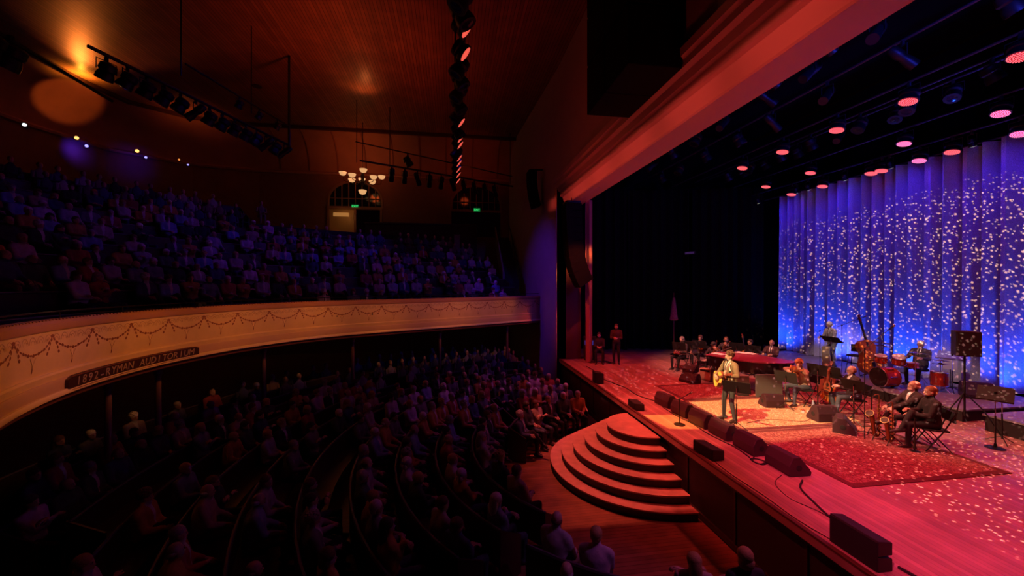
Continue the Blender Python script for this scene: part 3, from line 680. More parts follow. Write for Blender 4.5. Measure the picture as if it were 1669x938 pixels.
def mic_stand(label, x, y, hdg, h=1.45, boom=None, z=SZ, round_base=True):
    t = thing('microphone_stand', label, 'microphone stand', (x, y, z), radians(hdg), 'microphone stands on the stage')
    if round_base: MB().lathe([(.13, 0), (.13, .014), (.03, .03), (.016, .06)], n=20).build('base', BLK, t)
    else:
        for k in range(3):
            a = 2*pi*k/3+.5; MB().tube([(0, 0, .10), (.28*cos(a), .28*sin(a), .012)], .009, 6).build('leg', BLK, t)
    MB().cyl((0, 0, .02), (0, 0, h), .010, n=8).build('pole', BLK, t)
    tip = V((0, 0, h))
    if boom:
        tip = V(boom); MB().tube([V((0, 0, h))-(tip-V((0, 0, h)))*.25, tip], .007, 6).build('boom', BLK, t); MB().cyl((0, -.02, h), (0, .02, h), .02, n=8).build('clutch', BLK, t)
        d = (tip-V((0, 0, h))).normalized()
    else: d = V((.6, 0, .5)).normalized()
    MB().tube([tip, tip+d*.12], [.010, .016], 8).build('microphone', BLK, t); MB().ell(tip+d*.14, (.024, .024, .026), 10, 8).build('microphone_grille', CHR, t)
    return t
def wedge(label, x, y, hdg, w_=.62, h=.36, d=.44, z=SZ):
    """floor monitor; local +X = direction its grille faces, tilted up"""
    t = thing('floor_monitor', label, 'speaker', (x, y, z), radians(hdg), 'floor monitor wedges')
    prof = [(-d/2, .02), (-d/2+.05, 0), (d/2-.02, 0), (d/2, .07), (-.02, h), (-.14, h), (-d/2, h*.55)]
    o = MB().ext(prof, -w_/2, w_/2, ax='y').build('cabinet', mat('monitor_cabinet_paint', (.035, .014, .022), .55, bump=.2, bscale=120), t, smooth=False); bevel(o, .012)
    a = V((d/2, 0, .07)); b = V((-.02, 0, h)); n = V((h-.07, 0, d/2+.02)).normalized(); u = (b-a)
    g = MB(); g.loft([[a+u*.06+V((0, s*(w_/2-.03), 0))+n*q for s, q in ((-1, .002), (1, .002), (1, .016), (-1, .016))], [b-u*.06+V((0, s*(w_/2-.03), 0))+n*q for s, q in ((-1, .002), (1, .002), (1, .016), (-1, .016))]])
    g.build('grille', mat('monitor_grille', (.03, .022, .025), .7), t, smooth=False)
    for s in (-1, 1):
        MB().lathe([(.055, 0), (.055, .004), (.045, .006)], M=Matrix.Translation((-.03, s*w_/2, h*.45)) @ Matrix.Rotation(-s*pi/2, 4, 'X'), n=16).build('side_port', BLKM, t)
    return t
# ---- monitors along the front edge, backs to the house
names = ['floor monitor wedge farthest from the camera in the row along the stage front', 'second floor monitor wedge from the far end of the stage-front row', 'third floor monitor wedge from the far end, by the singer\'s microphone stand',
         'fourth floor monitor wedge from the far end, in front of the singer', 'second floor monitor wedge from the near end of the stage-front row', 'floor monitor wedge nearest the camera in the row along the stage front']
for i, (x, y) in enumerate([(5.98, 10.25), (6.0, 9.45), (6.02, 8.70), (6.05, 7.98), (6.08, 7.22), (6.10, 6.38)]): wedge(names[i], x, y, 8-i*2, w_=.58, h=.34)
wedge('floor monitor wedge lying on its side at the foot of two music stands', 9.15, 8.55, 82, .5, .40, .42); wedge('floor monitor wedge with round port beside the microphone boom stand', 8.95, 7.80, 312, .50, .36, .44)
wedge('floor monitor wedge in front of the dark baffle under the piano tail', 8.80, 9.75, 78, .5, .36, .42)
wedge('floor monitor wedge on the deck left of the piano leg', 8.15, 12.55, 200, .6, .34, .42); b = wedge('floor monitor wedge stacked on another left of the piano leg', 8.25, 12.65, 200, .45, .26, .30, z=SZ+.342)
wedge('monitor wedge on the rear platform beside the blue curtain', 14.2, 8.7, 230, .6, .42, .46, z=SZ+.30)
def box_speaker(label, x, y, hdg, w_, d, h, dual=False):
    t = thing('front_fill_speaker', label, 'speaker', (x, y, SZ), radians(hdg), 'front fill speakers on the stage lip')
    M_ = mat('speaker_paint_black', (.018, .014, .018), .6, bump=.2, bscale=150)
    if dual:
        for k, zz in enumerate((0.0, .19)):
            o = MB().ext([(-d/2, 0), (d/2, .0), (d/2, .15), (-d/2, .18)], -w_/2, w_/2, ax='y', M=Matrix.Translation((0, 0, zz))).build('cabinet', M_, t, smooth=False); bevel(o, .008)
        MB().box((-d/2-.008, 0, .18), (.014, w_-.02, .35)).build('grille', mat('speaker_grille_black', (.006, .006, .007), .8), t, smooth=False)
    else:
        o = MB().ext([(-d/2, 0), (d/2, 0), (d/2, h*.85), (-d/2, h)], -w_/2, w_/2, ax='y').build('cabinet', M_, t, smooth=False); bevel(o, .01)
        MB().box((-d/2-.006, 0, h/2), (.012, w_-.03, h-.03)).build('grille', mat('speaker_grille_black', (.006, .006, .007), .8), t, smooth=False)
    return t
box_speaker('large stacked pair of black fill speakers at the near end of the stage lip', 5.06, 4.22, 0, .60, .20, .37, True)
box_speaker('small black fill speaker on the stage lip beside the top of the steps', 5.05, 7.15, 4, .56, .26, .22)
box_speaker('small black fill speaker on the stage lip beyond the steps', 5.0, 10.15, -4, .48, .26, .20)
box_speaker('black fill speaker on the stage lip before the gathered red curtain', 4.98, 12.95, -6, .34, .3, .40)
# ---- singer, guitar, microphone, music stand
sp = (6.84, 8.84, SZ+.014); H = 178
person('standing singer in tan jacket and grey trousers playing a yellow acoustic guitar', sp, H,
       dict(sit=False, hz=.97, lh=(.30, .27, 1.17), rh=(.30, -.16, 1.10), lep=(-.3, .7, -.8), rep=(-.5, -.6, -.3), lhd=(.3, -.2, 1), lpn=(-1, 0, .0), rhd=(.2, .9, -.3), rpn=(-.6, 0, -.5), lf=(.0, .15, .085), rf=(.08, -.13, .085), head=(-4, 0), lcurl=60, rcurl=45),
       dict(jacket=True, tie=True, hair='curly', haircol=(.08, .03, .015), hairname='brown', top=(.17, .13, .07), bot=mat('grey_trousers', (.05, .055, .06), .85)), vox=.011)
g = acoustic('yellow-topped acoustic guitar held by the standing singer'); basis(g, lw(sp, H, (.24, -.14, 1.03)), ld(H, (.16, .85, .34)), ld(H, (1, -.16, .10)))
st = MB().tube([lw(sp, H, q) for q in [(.13, .22, .98), (.10, .20, 1.15), (.13, .13, 1.38), (.06, .10, 1.455), (-.06, .07, 1.46), (-.135, -.02, 1.30), (-.12, -.13, 1.18)]], .016, 6, flat=.35).build('guitar_strap', mat('cream_strap', (.7, .62, .5), .8)); tag(st, 'cream guitar strap over the singer\'s shoulder', 'strap')
mic_stand('straight round-based microphone stand in front of the singer', 6.50, 8.63, 28, 1.50)
music_stand('black music stand directly in front of the singer', 6.62, 8.35, 45, .98, 30, w_=.58)
mic_stand('microphone stand on the stage lip among the floor monitors', 5.45, 8.80, 20, .62, (.12, -.1, .72))
# ---- grand piano with closed lid
pt = thing('grand_piano', 'black grand piano with closed lid coloured red for reflected light', 'piano', (9.6, 11.6, SZ))
# keyboard at the far left end, tail towards the lower right; outline in world XY relative to the root
out = [(-.98, .75), (-.80, .28), (-.60, -.35), (-.35, -.66), (.05, -.86), (.42, -1.0), (.78, -.98), (.98, -.84), (.99, -.60), (.90, -.15), (.78, .35), (.66, .75), (.48, 1.06), (-.2, 1.15)]
PNO = mat('piano_lacquer', (.02, .015, .018), .12)
PLID = mat('piano_lid_red_light', (.26, .05, .09), .35, bump=.15, bscale=30)  # reflected red stage light is put into the lid colour
o = MB().ext([(a*.98, b*.98) for a, b in out], .62, .96).build('case', PNO, pt); o = MB().ext(out, .962, .992).build('lid', PLID, pt)
MB().box((-.62, .95, .70), (.95, .26, .10), r=Euler((0, 0, .36))).build('keyboard_shelf', PNO, pt, smooth=False)
MB().box((-.62, .97, .76), (.85, .15, .02), r=Euler((0, 0, .36))).build('keys', mat('ivory_keys', (.7, .68, .6), .3), pt, smooth=False)
for x, y in [(-.72, .42), (.05, .92), (.62, -.62)]:
    MB().lathe([(.035, 0), (.05, .06), (.06, .12), (.07, .35), (.09, .63)], (x, y, 0), n=12).build('leg', PNO, pt)
MB().tube([(-.2, .55, .62), (-.2, .55, .12)], .02, 6).box((-.2, .55, .1), (.26, .08, .06)).build('pedal_lyre', PNO, pt)
for i, (x, y, a) in enumerate([(9.12, 12.35, .3), (10.25, 12.25, .2), (10.05, 12.38, .5)]):
    tag(MB().box((x, y, SZ+.998+.004*i), (.30, .42, .006), r=Euler((0, 0, a))).build('sheet_music', PAPER, smooth=False), ['white sheets lying at the left end of the piano lid', 'white sheets at the rear edge of the piano lid', 'loose white sheet overlapping others on the piano lid'][i], 'paper')
t = thing('sound_baffle', 'upright dark grey baffle panel standing under the piano tail', 'panel', (9.45, 10.55, SZ), radians(-10))
MB().box((0, 0, .34), (.78, .05, .68)).build('panel', mat('grey_baffle_felt', (.10, .10, .11), .95), t, smooth=False); MB().box((0, .06, .02), (.6, .2, .04)).build('foot', BLKM, t, smooth=False)
t = thing('sound_baffle', 'dark red-lit panel leaning under the piano behind the singer', 'panel', (8.78, 10.8, SZ), radians(-15))
MB().box((0, 0, .30), (.34, .06, .60)).build('panel', mat('maroon_baffle', (.06, .02, .03), .9), t, smooth=False); MB().box((0, .06, .02), (.3, .2, .04)).build('foot', BLKM, t, smooth=False)
t = thing('guitar_amplifier', 'small tan guitar amplifier beside the piano leg', 'amplifier', (8.95, 12.75, SZ), radians(200))
bevel(MB().box((0, 0, .20), (.24, .42, .40)).build('cabinet', mat('tan_amp_cloth', (.35, .18, .12), .8), t, smooth=False)); MB().box((.122, 0, .17), (.01, .36, .26)).build('grille', mat('amp_grille_cloth', (.5, .3, .2), .9), t, smooth=False); MB().box((.122, 0, .35), (.014, .36, .06)).build('control_panel', BLK, t, smooth=False)
# ---- string players and pianist behind the piano
BLKT = (.05, .04, .045)
def seated(label, x, y, hdg, pose, look, z=SZ, chair=None, vox=.013):
    p = person(label, (x, y, z), hdg, pose, look, None, vox)
    if chair: folding_chair(chair, x, y, hdg, z)
    return p
VL = dict(lh=(.42, .22, 1.02), lep=(.2, .6, -1), lpn=(-.3, -.5, .6), lhd=(.1, -.3, 1), lcurl=60, rh=(.30, -.14, .72), rep=(-.4, -.8, -.3), rcurl=50)
seated('silver-haired violinist in black seated farthest left behind the music stand', 9.12, 14.55, 203, dict(lh=(.30, .10, .72), rh=(.34, -.06, .74), head=(0, 8)), dict(hair='bob', haircol=(.20, .17, .15), hairname='silver', top=BLKT, glasses=True), chair='black folding chair under the silver-haired violinist')
seated('dark-haired violinist in black looking down, second from the left at the back', 10.25, 14.95, 203, dict(VL, head=(15, 18), lean=6, rh=(.40, -.22, .62)), dict(hair='short', haircol=(.05, .03, .02), hairname='black', top=(.04, .03, .03)), chair='black folding chair under the dark-haired violinist')
seated('string player in dark hat and black shirt leaning towards the piano', 9.75, 13.35, 205, dict(VL, lean=16, head=(-10, 10)), dict(hair='cap', haircol=(.10, .03, .02), top=BLKT), chair='black folding chair under the string player in the hat')
seated('violinist with glasses and bun holding a red-brown violin behind the piano', 10.85, 14.25, 205, dict(VL, head=(20, 6)), dict(hair='bun', haircol=(.14, .06, .03), hairname='brown', top=BLKT, glasses=True), chair='black folding chair under the violinist with glasses')
seated('dark-haired cellist half hidden behind a cello scroll', 11.25, 13.45, 208, dict(lh=(.34, .16, 1.02), rh=(.40, -.30, .62), head=(-15, 5), lkp=(.6, 1, .8), rkp=(.6, -1, .8), lf=(.42, .34, .085), rf=(.42, -.34, .085)), dict(hair='short', haircol=(.03, .02, .02), top=BLKT, glasses=True), chair='black folding chair under the cellist')
seated('pianist in dark suit with white shirt and tie seated behind the piano lid', 11.95, 13.2, 208, dict(lh=(.42, .14, .80), rh=(.42, -.14, .80), head=(0, 10)), dict(hair='bald', haircol=(.35, .25, .2), hairname='grey', jacket=True, tie=True, top=(.06, .025, .03)))
t = thing('piano_bench', 'black bench under the suited pianist', 'bench', (11.95, 13.2, SZ), radians(208)); MB().box((0, 0, .42), (.36, .66, .06)).build('seat', BLKM, t, smooth=False)
for a in (-1, 1):
    for b in (-1, 1): MB().box((a*.14, b*.28, .195), (.04, .04, .39)).build('leg', BLK, t, smooth=False)
def violin(label, p, hdg, c, nd, fd):
    v = instrument('violin', label, 'violin', .36, .105, .06, .085, .035, .20, VARN, RDW, True, 'violins of the string players'); basis(v, lw(p, hdg, c), ld(hdg, nd), ld(hdg, fd)); return v
violin('violin held upright by the dark-haired violinist', (10.25, 14.95, SZ), 203, (.30, .16, .90), (.25, .25, 1), (1, .3, -.2))
violin('violin held by the string player in the hat', (9.75, 13.35, SZ), 205, (.34, .16, .95), (.25, .25, 1), (1, .3, -.2))
violin('violin held by the violinist with glasses and bun', (10.85, 14.25, SZ), 205, (.30, .10, 1.0), (.35, .5, .35), (.6, -.2, 1))
violin('violin resting on the lap of the silver-haired violinist', (9.12, 14.55, SZ), 203, (.30, .02, .68), (.2, 1, .05), (.3, 0, 1))
c = instrument('cello', 'cello with pale neck held by the half hidden cellist', 'cello', .76, .22, .125, .175, .12, .46, VARN, VARN, True); basis(c, lw((11.25, 13.45, SZ), 208, (.36, .02, .56)), ld(208, (-.25, -.28, 1)), ld(208, (1, 0, .3)))
def bow(label, a, b):
    t = thing('bow', label, 'bow', a, group='bows of the string players'); d = V(b)-V(a)
    MB().tube([(0, 0, 0), d*.5+V((0, 0, .012)), d], .005, 5).build('stick', RDW, t); MB().cyl(V((0, 0, -.02)), d-V((0, 0, .02)), .003, n=4).build('hair', PAPER, t); MB().box((0, 0, -.012), (.02, .02, .03)).build('frog', EBO, t)
bow('violin bow lying across the silver-haired violinist\'s knees', lw((9.12, 14.55, SZ), 203, (.36, -.08, .77)), lw((9.12, 14.55, SZ), 203, (.42, .62, .80)))
bow('violin bow pointing down in the dark-haired violinist\'s hand', lw((10.25, 14.95, SZ), 203, (.42, -.22, .62)), lw((10.25, 14.95, SZ), 203, (.60, .30, .30)))
bow('violin bow of the string player in the hat', lw((9.75, 13.35, SZ), 205, (.36, -.14, .72)), lw((9.75, 13.35, SZ), 205, (.48, .42, 1.1)))
bow('violin bow of the violinist with glasses', lw((10.85, 14.25, SZ), 205, (.36, -.14, .72)), lw((10.85, 14.25, SZ), 205, (.48, .45, 1.0)))
bow('cello bow of the half hidden cellist', lw((11.25, 13.45, SZ), 208, (.46, -.32, .62)), lw((11.25, 13.45, SZ), 208, (.52, .34, .72)))
music_stand('music stand before the silver-haired violinist', 8.72, 14.12, 42, 1.0, 20, paper=True)
music_stand('music stand at the left of the pair between the two violinists', 9.35, 14.35, 42, 1.0, 20, paper=True)
music_stand('music stand before the dark-haired violinist', 9.80, 14.45, 42, 1.0, 20, paper=True)
music_stand('music stand before the violinist with glasses and bun', 10.75, 13.55, 42, 1.02, 20, paper=True)
music_stand('music stand before the half hidden cellist', 10.95, 12.95, 42, 1.0, 20, paper=True)
# ---- seated guitarist with tousled red hair
p = (9.86, 9.72, SZ); h = 172
seated('seated guitarist with tousled reddish hair and patterned shirt holding an acoustic guitar', p[0], p[1], h, dict(lean=14, lh=(.44, .34, 1.1), rh=(.40, -.12, .94), rep=(-.3, -1, 0), lhd=(.1, -.2, 1), lpn=(-1, 0, 0), lcurl=60, head=(8, 22), lf=(.46, .2, .085), rf=(.30, -.2, .085)), dict(hair='curly', haircol=(.42, .14, .05), hairname='red', top=(.34, .22, .18), bot=JEAN), chair='black folding chair under the red-haired guitarist')
g = acoustic('orange acoustic guitar held by the red-haired guitarist', VARN); basis(g, lw(p, h, (.36, -.02, .94)), ld(h, (.3, .9, .25)), ld(h, (1, -.3, .15)))
music_stand('music stand before the red-haired guitarist', 8.98, 9.45, 20, .88, 20, w_=.56)
# instruments on stands and seated man with glasses
def guitar_on_stand(label, x, y, hdg, top, z=SZ):
    g = acoustic(label, top, 'guitars on stands'); basis(g, (x, y, z+.36), ld(hdg, (-.22, 0, 1)), ld(hdg, (1, 0, .22)))
    t = thing('guitar_stand', 'black stand under the guitar, '+label.split(' standing ')[1], 'stand', (x, y, z), radians(hdg), 'guitar stands')
    for s in (-1, 1): MB().tube([(-.05, 0, .35), (.12, s*.16, .10), (.18, s*.18, .012)], .009, 6).build('leg', BLK, t)
    MB().tube([(-.05, 0, .35), (-.25, 0, .012)], .009, 6).build('leg', BLK, t); MB().tube([(-.14, 0, .10), (-.19, 0, .72)], .009, 6).build('upright', BLK, t)
    for s in (-1, 1): MB().tube([(-.02, s*.10, .10), (.12, s*.10, .09), (.12, s*.10, .14)], .009, 6).build('cradle_arm', BLK, t)
guitar_on_stand('orange archtop guitar standing behind two music stands', 10.45, 9.55, 205, VARN)
guitar_on_stand('dark guitar standing left of the orange archtop guitar', 10.9, 10.1, 205, RDW)
guitar_on_stand('dark guitar standing behind the music stand of the man with glasses', 11.4, 10.4, 205, RDW)
music_stand('left of the two music stands before the orange archtop guitar', 9.95, 9.42, 20, 1.05, 20)
music_stand('right of the two music stands before the orange archtop guitar', 10.0, 9.12, 20, 1.05, 20)
p = (10.25, 8.68, SZ); h = 160
seated('seated man with glasses and cropped hair in dark jacket and jeans', p[0], p[1], h, dict(lean=4, lh=(.40, .12, .78), rh=(.42, -.16, .70), head=(-8, 2), lf=(.50, .16, .085), rf=(.36, -.16, .085)), dict(hair='bald', haircol=(.18, .06, .04), hairname='brown', glasses=True, jacket=True, top=(.03, .018, .02), bot=JEAN), chair='black folding chair under the man with glasses')
m_ = instrument('mandolin', 'small dark mandolin standing beside the man with glasses', 'mandolin', .30, .12, .09, .075, .045, .26, RDW, EBO); basis(m_, (9.75, 8.95, SZ+.72), ld(h, (-.1, -.1, 1)), ld(h, (1, .2, .1)))
t = thing('instrument_stand', 'slim stand carrying the small dark mandolin', 'stand', (9.80, 8.95, SZ)); MB().cyl((0, 0, 0), (0, 0, .60), .012, n=6).build('pole', BLK, t); MB().lathe([(.14, 0), (.14, .012), (.02, .03)], n=16).build('base', BLK, t); MB().box((-.03, 0, .60), (.10, .12, .02)).build('cradle', BLK, t)
music_stand('tall tilted music stand seen edge-on before the man with glasses', 9.55, 8.10, 15, .98, 35, w_=.5)
mic_stand('tall boom microphone stand in front of the double bass', 9.15, 7.52, -50, 1.95, (.38, .0, 2.40), round_base=False)
mic_stand('low boom microphone stand beside the man with glasses', 9.62, 7.75, 175, .95, (.5, .1, .85), round_base=False)
# ---- saxophonists
K = (9.97, 7.18, SZ); Lm = (9.80, 6.70, SZ)
seated('seated white-bearded man in black suit with hands on his knee', K[0], K[1], 158, dict(lean=-4, lh=(.46, .08, .66), rh=(.42, -.10, .68), head=(-6, -8), rkp=(.8, .2, 1.2), rf=(.62, .12, .42), lf=(.5, .16, .085), lcurl=25, rcurl=25), dict(hair='bald', haircol=(.6, .4, .33), hairname='white', beard=True, jacket=True, top=(.03, .022, .024), fat=1.15), chair='black folding chair under the white-bearded man')
seated('seated clean-shaven man in black with brown hair nearest the camera', Lm[0], Lm[1], 150, dict(lean=2, lh=(.34, .06, .70), rh=(.34, -.08, .76), head=(0, 0), rkp=(.8, .3, 1.2), rf=(.58, .16, .40), lf=(.44, .10, .085)), dict(hair='short', haircol=(.22, .08, .03), hairname='brown', top=(.02, .014, .016)), chair='black folding chair under the clean-shaven man nearest the camera')
BRS = mat('brass_lacquer', (.36, .20, .08), .38, 1)
def sax(label, x, y, hdg, s):
    t = thing('saxophone', label, 'saxophone', (x, y, SZ), radians(hdg), 'saxophones on floor stands'); t.scale = (s, s, s)
    pts = []; rs = []
    for k in range(8): pts.append((-.10, 0, .92-.11*k)); rs.append(.012+.002*k)
    for k in range(1, 9): a = pi*k/8; pts.append((-.10+.075*(1-cos(a)), 0, .15-.075*sin(a))); rs.append(.027+.0015*k)
    for k in range(1, 7): pts.append((.05+.012*k, 0, .15+.065*k)); rs.append(.036+.0022*k)
    pts += [(.150, 0, .575), (.195, 0, .615)]; rs += [.062, .088]
    MB().tube(pts, rs, 14).build('body', BRS, t)
    MB().ell((.197, 0, .619), (.078, .078, .008), 16, 5, R_=Matrix.Rotation(.82, 3, 'Y')).build('bell_mouth', mat('bell_painted_shade', (.05, .015, .01), .5, .3), t)  # dark disc stands in for the shaded inside of the bell
    MB().tube([(-.10, 0, .92), (-.10, 0, .99), (-.07, 0, 1.03), (.03, 0, 1.02), (.07, 0, .99)], [.014, .013, .012, .010, .009], 8).build('neck', BRS, t)
    MB().tube([(.05, 0, 1.005), (.11, 0, .97)], [.013, .009], 8).build('mouthpiece', EBO, t)
    k_ = MB()
    for q in range(7): k_.cyl((-.10+.02, .0, .78-.09*q), (-.10+.052, .0, .78-.09*q), .022, n=10)
    for q in range(4): k_.cyl((-.08, .035, .7-.14*q), (-.08, .05, .7-.14*q), .022, n=8)
    k_.tube([(-.075, .03, .85), (-.07, .035, .25)], .004, 5); k_.build('keys', mat('brass_keys', (.85, .6, .3), .25, 1), t)
    u = thing('saxophone_stand', 'black tripod stand under the '+label.split(' ')[0]+' saxophone', 'stand', (x, y, SZ), radians(hdg), 'saxophone stands')
    for q in range(3): a = 2*pi*q/3+.3; MB().tube([(-.05, 0, .22*s), (.22*cos(a), .22*sin(a), .01)], .009, 6).build('leg', BLK, u)
    MB().tube([(-.05, 0, .2*s), (-.02, 0, .36*s), (.05, .0, .40*s)], .010, 6).build('yoke', BLK, u)
sax('larger saxophone with upturned bell standing before the bearded man', 9.22, 7.34, 185, .95); sax('smaller saxophone standing before the clean-shaven man', 9.22, 7.06, 188, .86)
t = thing('clarinet', 'upright black clarinet on a peg in front of the clean-shaven man', 'clarinet', (9.30, 6.66, SZ))
MB().lathe([(.09, 0), (.09, .012), (.012, .03), (.012, .08)], n=14).build('peg_base', BLK, t); MB().lathe([(.036, .06), (.018, .13), (.016, .5), (.017, .52), (.015, .53), (.013, .62), (.006, .68)], n=12).build('tube', EBO, t)
k_ = MB()
for q in range(6): k_.cyl((.014, 0, .18+.05*q), (.024, 0, .18+.05*q), .008, n=6)
k_.build('keys', CHR, t)
# ---- bottle, pedals, cloth on the deck
t = thing('water_bottle', 'clear plastic water bottle with white cap beside the pedals', 'bottle', (9.80, 9.42, SZ)); MB().lathe([(.032, 0), (.034, .02), (.034, .15), (.014, .19), (.014, .20)], n=12).build('bottle', mat('clear_plastic_blue', (.35, .40, .65), .1), t); MB().lathe([(.016, .2), (.016, .22)], n=10).build('cap', PAPER, t)
for i, (x, y) in enumerate([(9.12, 9.35), (9.28, 9.22), (9.18, 9.12)]):
    t = thing('effects_pedal', ['small chrome effects pedal nearest the music stand', 'effects pedal between two others on the rug', 'effects pedal nearest the camera on the rug'][i], 'pedal', (x, y, SZ+.012), .4*i, 'effects pedals on the rug')
    bevel(MB().ext([(-.06, 0), (.06, 0), (.06, .03), (-.06, .05)], -.035, .035, ax='y').build('housing', [CHR, VARN, mat('white_pedal', (.6, .6, .6), .4)][i], t, smooth=False), .004)
    MB().cyl((.035, 0, .03), (.035, 0, .055), .01, n=8).build('footswitch', CHR, t); MB().cyl((-.03, .012, .04), (-.03, .012, .062), .007, n=8).build('knob', BLK, t)
tag(MB().ext([(-.34, -.06), (.30, -.10), (.36, .02), (.25, .09), (-.30, .07)], 0, .02, M=Matrix.Translation((9.62, 8.98, SZ+.014)) @ Matrix.Rotation(-.6, 4, 'Z')).build('folded_papers', PAPER), 'white folded papers lying on the rug beside the pedals', 'paper')
# ---- man at the lectern stand on the band riser
RZ = SZ+.30
p = (14.08, 12.74, RZ); h = 172
person('standing white-haired man in grey-blue jacket reading at a music stand and singing', p, h, dict(sit=False, lean=8, lh=(.34, .14, 1.10), rh=(.36, -.12, 1.12), head=(4, 18)), dict(hair='short', haircol=(.75, .7, .66), hairname='white', glasses=True, jacket=True, tie=True, top=(.26, .25, .28), bot=mat('grey_slacks', (.16, .17, .18), .85)))
music_stand('tilted music stand on the platform before the white-haired standing man', 13.5, 12.25, 8, 1.12, 50, z=RZ, w_=.62)
mic_stand('boom microphone stand before the white-haired standing man', 13.42, 12.62, 0, 1.38, (.28, -.08, 1.52), z=RZ, round_base=False)
t = thing('amplifier_head_stack', 'narrow upright beige loudspeaker column beside the standing man', 'amplifier', (13.75, 12.65, RZ), radians(210)); bevel(MB().box((0, 0, .40), (.25, .24, .80)).build('cabinet', mat('beige_tolex', (.30, .24, .17), .8), t, smooth=False)); MB().box((.128, 0, .36), (.01, .2, .64)).build('grille', mat('beige_grille', (.36, .30, .22), .9), t, smooth=False)
# ---- double bass
t = thing('double_bass_chair', 'empty black stool chair beside the double bass', 'chair', (13.9, 11.75, RZ), radians(200))
MB().box((0, 0, .62), (.36, .36, .05)).build('seat', BLKM, t, smooth=False); MB().box((-.17, 0, .86), (.03, .34, .26)).build('backrest', BLKM, t, smooth=False)
for a in (-1, 1):
    for b in (-1, 1): MB().tube([(a*.13, b*.13, .6), (a*.2, b*.2, 0)], .012, 6).build('leg', BLK, t)
t.name = 'bar_stool'; t['label'] = 'tall black padded stool left of the double bass'
bs = instrument('double_bass', 'tall orange-brown double bass leaning in front of the blue curtain', 'double bass', 1.12, .33, .19, .25, .20, .62, VARN, RDW, True); basis(bs, (13.6, 11.0, RZ+.72), ld(215, (-.15, -.22, 1)), ld(215, (1, .9, .12)))
t = thing('bass_stand', 'black stand holding up the double bass', 'stand', (13.68, 11.05, RZ), radians(215))
for q in range(3): a = 2*pi*q/3; MB().tube([(0, 0, .18), (.32*cos(a), .32*sin(a), .012)], .014, 6).build('leg', BLK, t)
# ---- drum kit
RDS = mat('red_sparkle_drum', (.50, .05, .03), .18, .3, var=.3, vscale=90); HED = mat('drum_head', (.55, .5, .5), .5); CYM = mat('cymbal_bronze', (.80, .55, .45), .25, 1)
def drum(name, label, loc, r, dpth, zdir, legs=None, head=HED, front=None, pole=None):
    t = thing(name, label, 'drum', group='red drums of the drum kit'); basis(t, loc, zdir, (1, .1, 0) if abs(V(zdir).normalized().x) < .9 else (0, 1, 0))
    MB().lathe([(r*.985, -dpth/2), (r*.985, dpth/2)], n=28).build('shell', RDS, t)
    for s in (-1, 1):
        h_ = MB(); h_.lathe([(r*.96, 0), (r*.96, .012*s)], (0, 0, s*dpth/2), n=28); h_.build('drum_head', front if (s > 0 and front) else head, t)
        MB().tube([(r*1.01*cos(2*pi*k/28), r*1.01*sin(2*pi*k/28), s*dpth/2) for k in range(29)], .011, 6).build('hoop', CHR, t)
    lg = MB()
    for k in range(8): a = 2*pi*k/8+.2; lg.box((r*1.01*cos(a), r*1.01*sin(a), 0), (.02, .02, dpth*.5), r=Euler((0, 0, a)))
    lg.build('tension_lugs', CHR, t, smooth=False, kind='stuff')
    return t
kx, ky = 12.95, 10.05
d = drum('bass_drum', 'large red bass drum with black front head', (kx, ky, RZ+.30), .29, .42, (-1, .12, .0), front=BLKG)
for s in (-1, 1): MB().tube([(s*.20, .0, .1), (s*.36, .0, .18)], .01, 6).build('spur', CHR, d)
drum('rack_tom', 'small red rack tom at left on top of the bass drum', (13.1, 10.28, RZ+.80), .15, .20, (-.2, -.15, 1)); drum('rack_tom', 'small red rack tom tilted at right on top of the bass drum', (13.28, 9.92, RZ+.83), .16, .22, (-.35, -.3, .9))
drum('floor_tom', 'red floor tom at the near side of the drum kit', (14.0, 9.42, RZ+.36), .19, .38, (0, 0, 1)); drum('snare_drum', 'shallow snare drum before the drummer', (13.75, 9.95, RZ+.66), .18, .13, (0, 0, 1))
def cymbal(label, x, y, h, r, tilt, hdg, two=False):
    t = thing('cymbal_stand', label, 'cymbal', (x, y, RZ), radians(hdg), 'cymbals of the drum kit')
    for q in range(3): a = 2*pi*q/3+.5; MB().tube([(0, 0, .25), (.22*cos(a), .22*sin(a), .01)], .008, 6).build('leg', CHR, t)
    MB().cyl((0, 0, .06), (0, 0, h), .009, n=8).build('pole', CHR, t)
    for k in range(2 if two else 1): MB().lathe([(r, 0), (r*.3, .012), (.045, .018), (.03, .035), (.01, .04)], M=Matrix.Translation((0, 0, h-.10*k)) @ Matrix.Rotation(radians(tilt), 4, 'Y'), n=28).build('cymbal', CYM, t)
cymbal('pair of cymbals above the left side of the bass drum', 13.5, 10.55, 1.24, .26, -12, 200, True); cymbal('wide ride cymbal in front of the drummer', 13.35, 9.55, 1.10, .27, -6, 200); cymbal('hi-hat cymbal right of the drummer', 13.95, 9.35, .90, .18, 0, 0, True)
seated('white-haired drummer with glasses in dark suit seated behind the drum kit', 14.4, 10.15, 190, dict(hz=.60, lh=(.42, .22, .86), rh=(.44, -.14, .84), head=(0, 8)), dict(hair='short', haircol=(.8, .76, .72), hairname='white', glasses=True, jacket=True, tie=True, beard=True, top=(.05, .04, .055), fat=1.12), z=RZ)
t = thing('drum_throne', 'round black drum stool under the drummer', 'stool', (14.4, 10.15, RZ)); MB().lathe([(.17, .42), (.18, .45), (.17, .49)], n=18).build('seat', BLKM, t); MB().cyl((0, 0, .1), (0, 0, .43), .015, n=8).build('pole', CHR, t)
for q in range(3): a = 2*pi*q/3; MB().tube([(0, 0, .25), (.24*cos(a), .24*sin(a), .01)], .01, 6).build('leg', CHR, t)
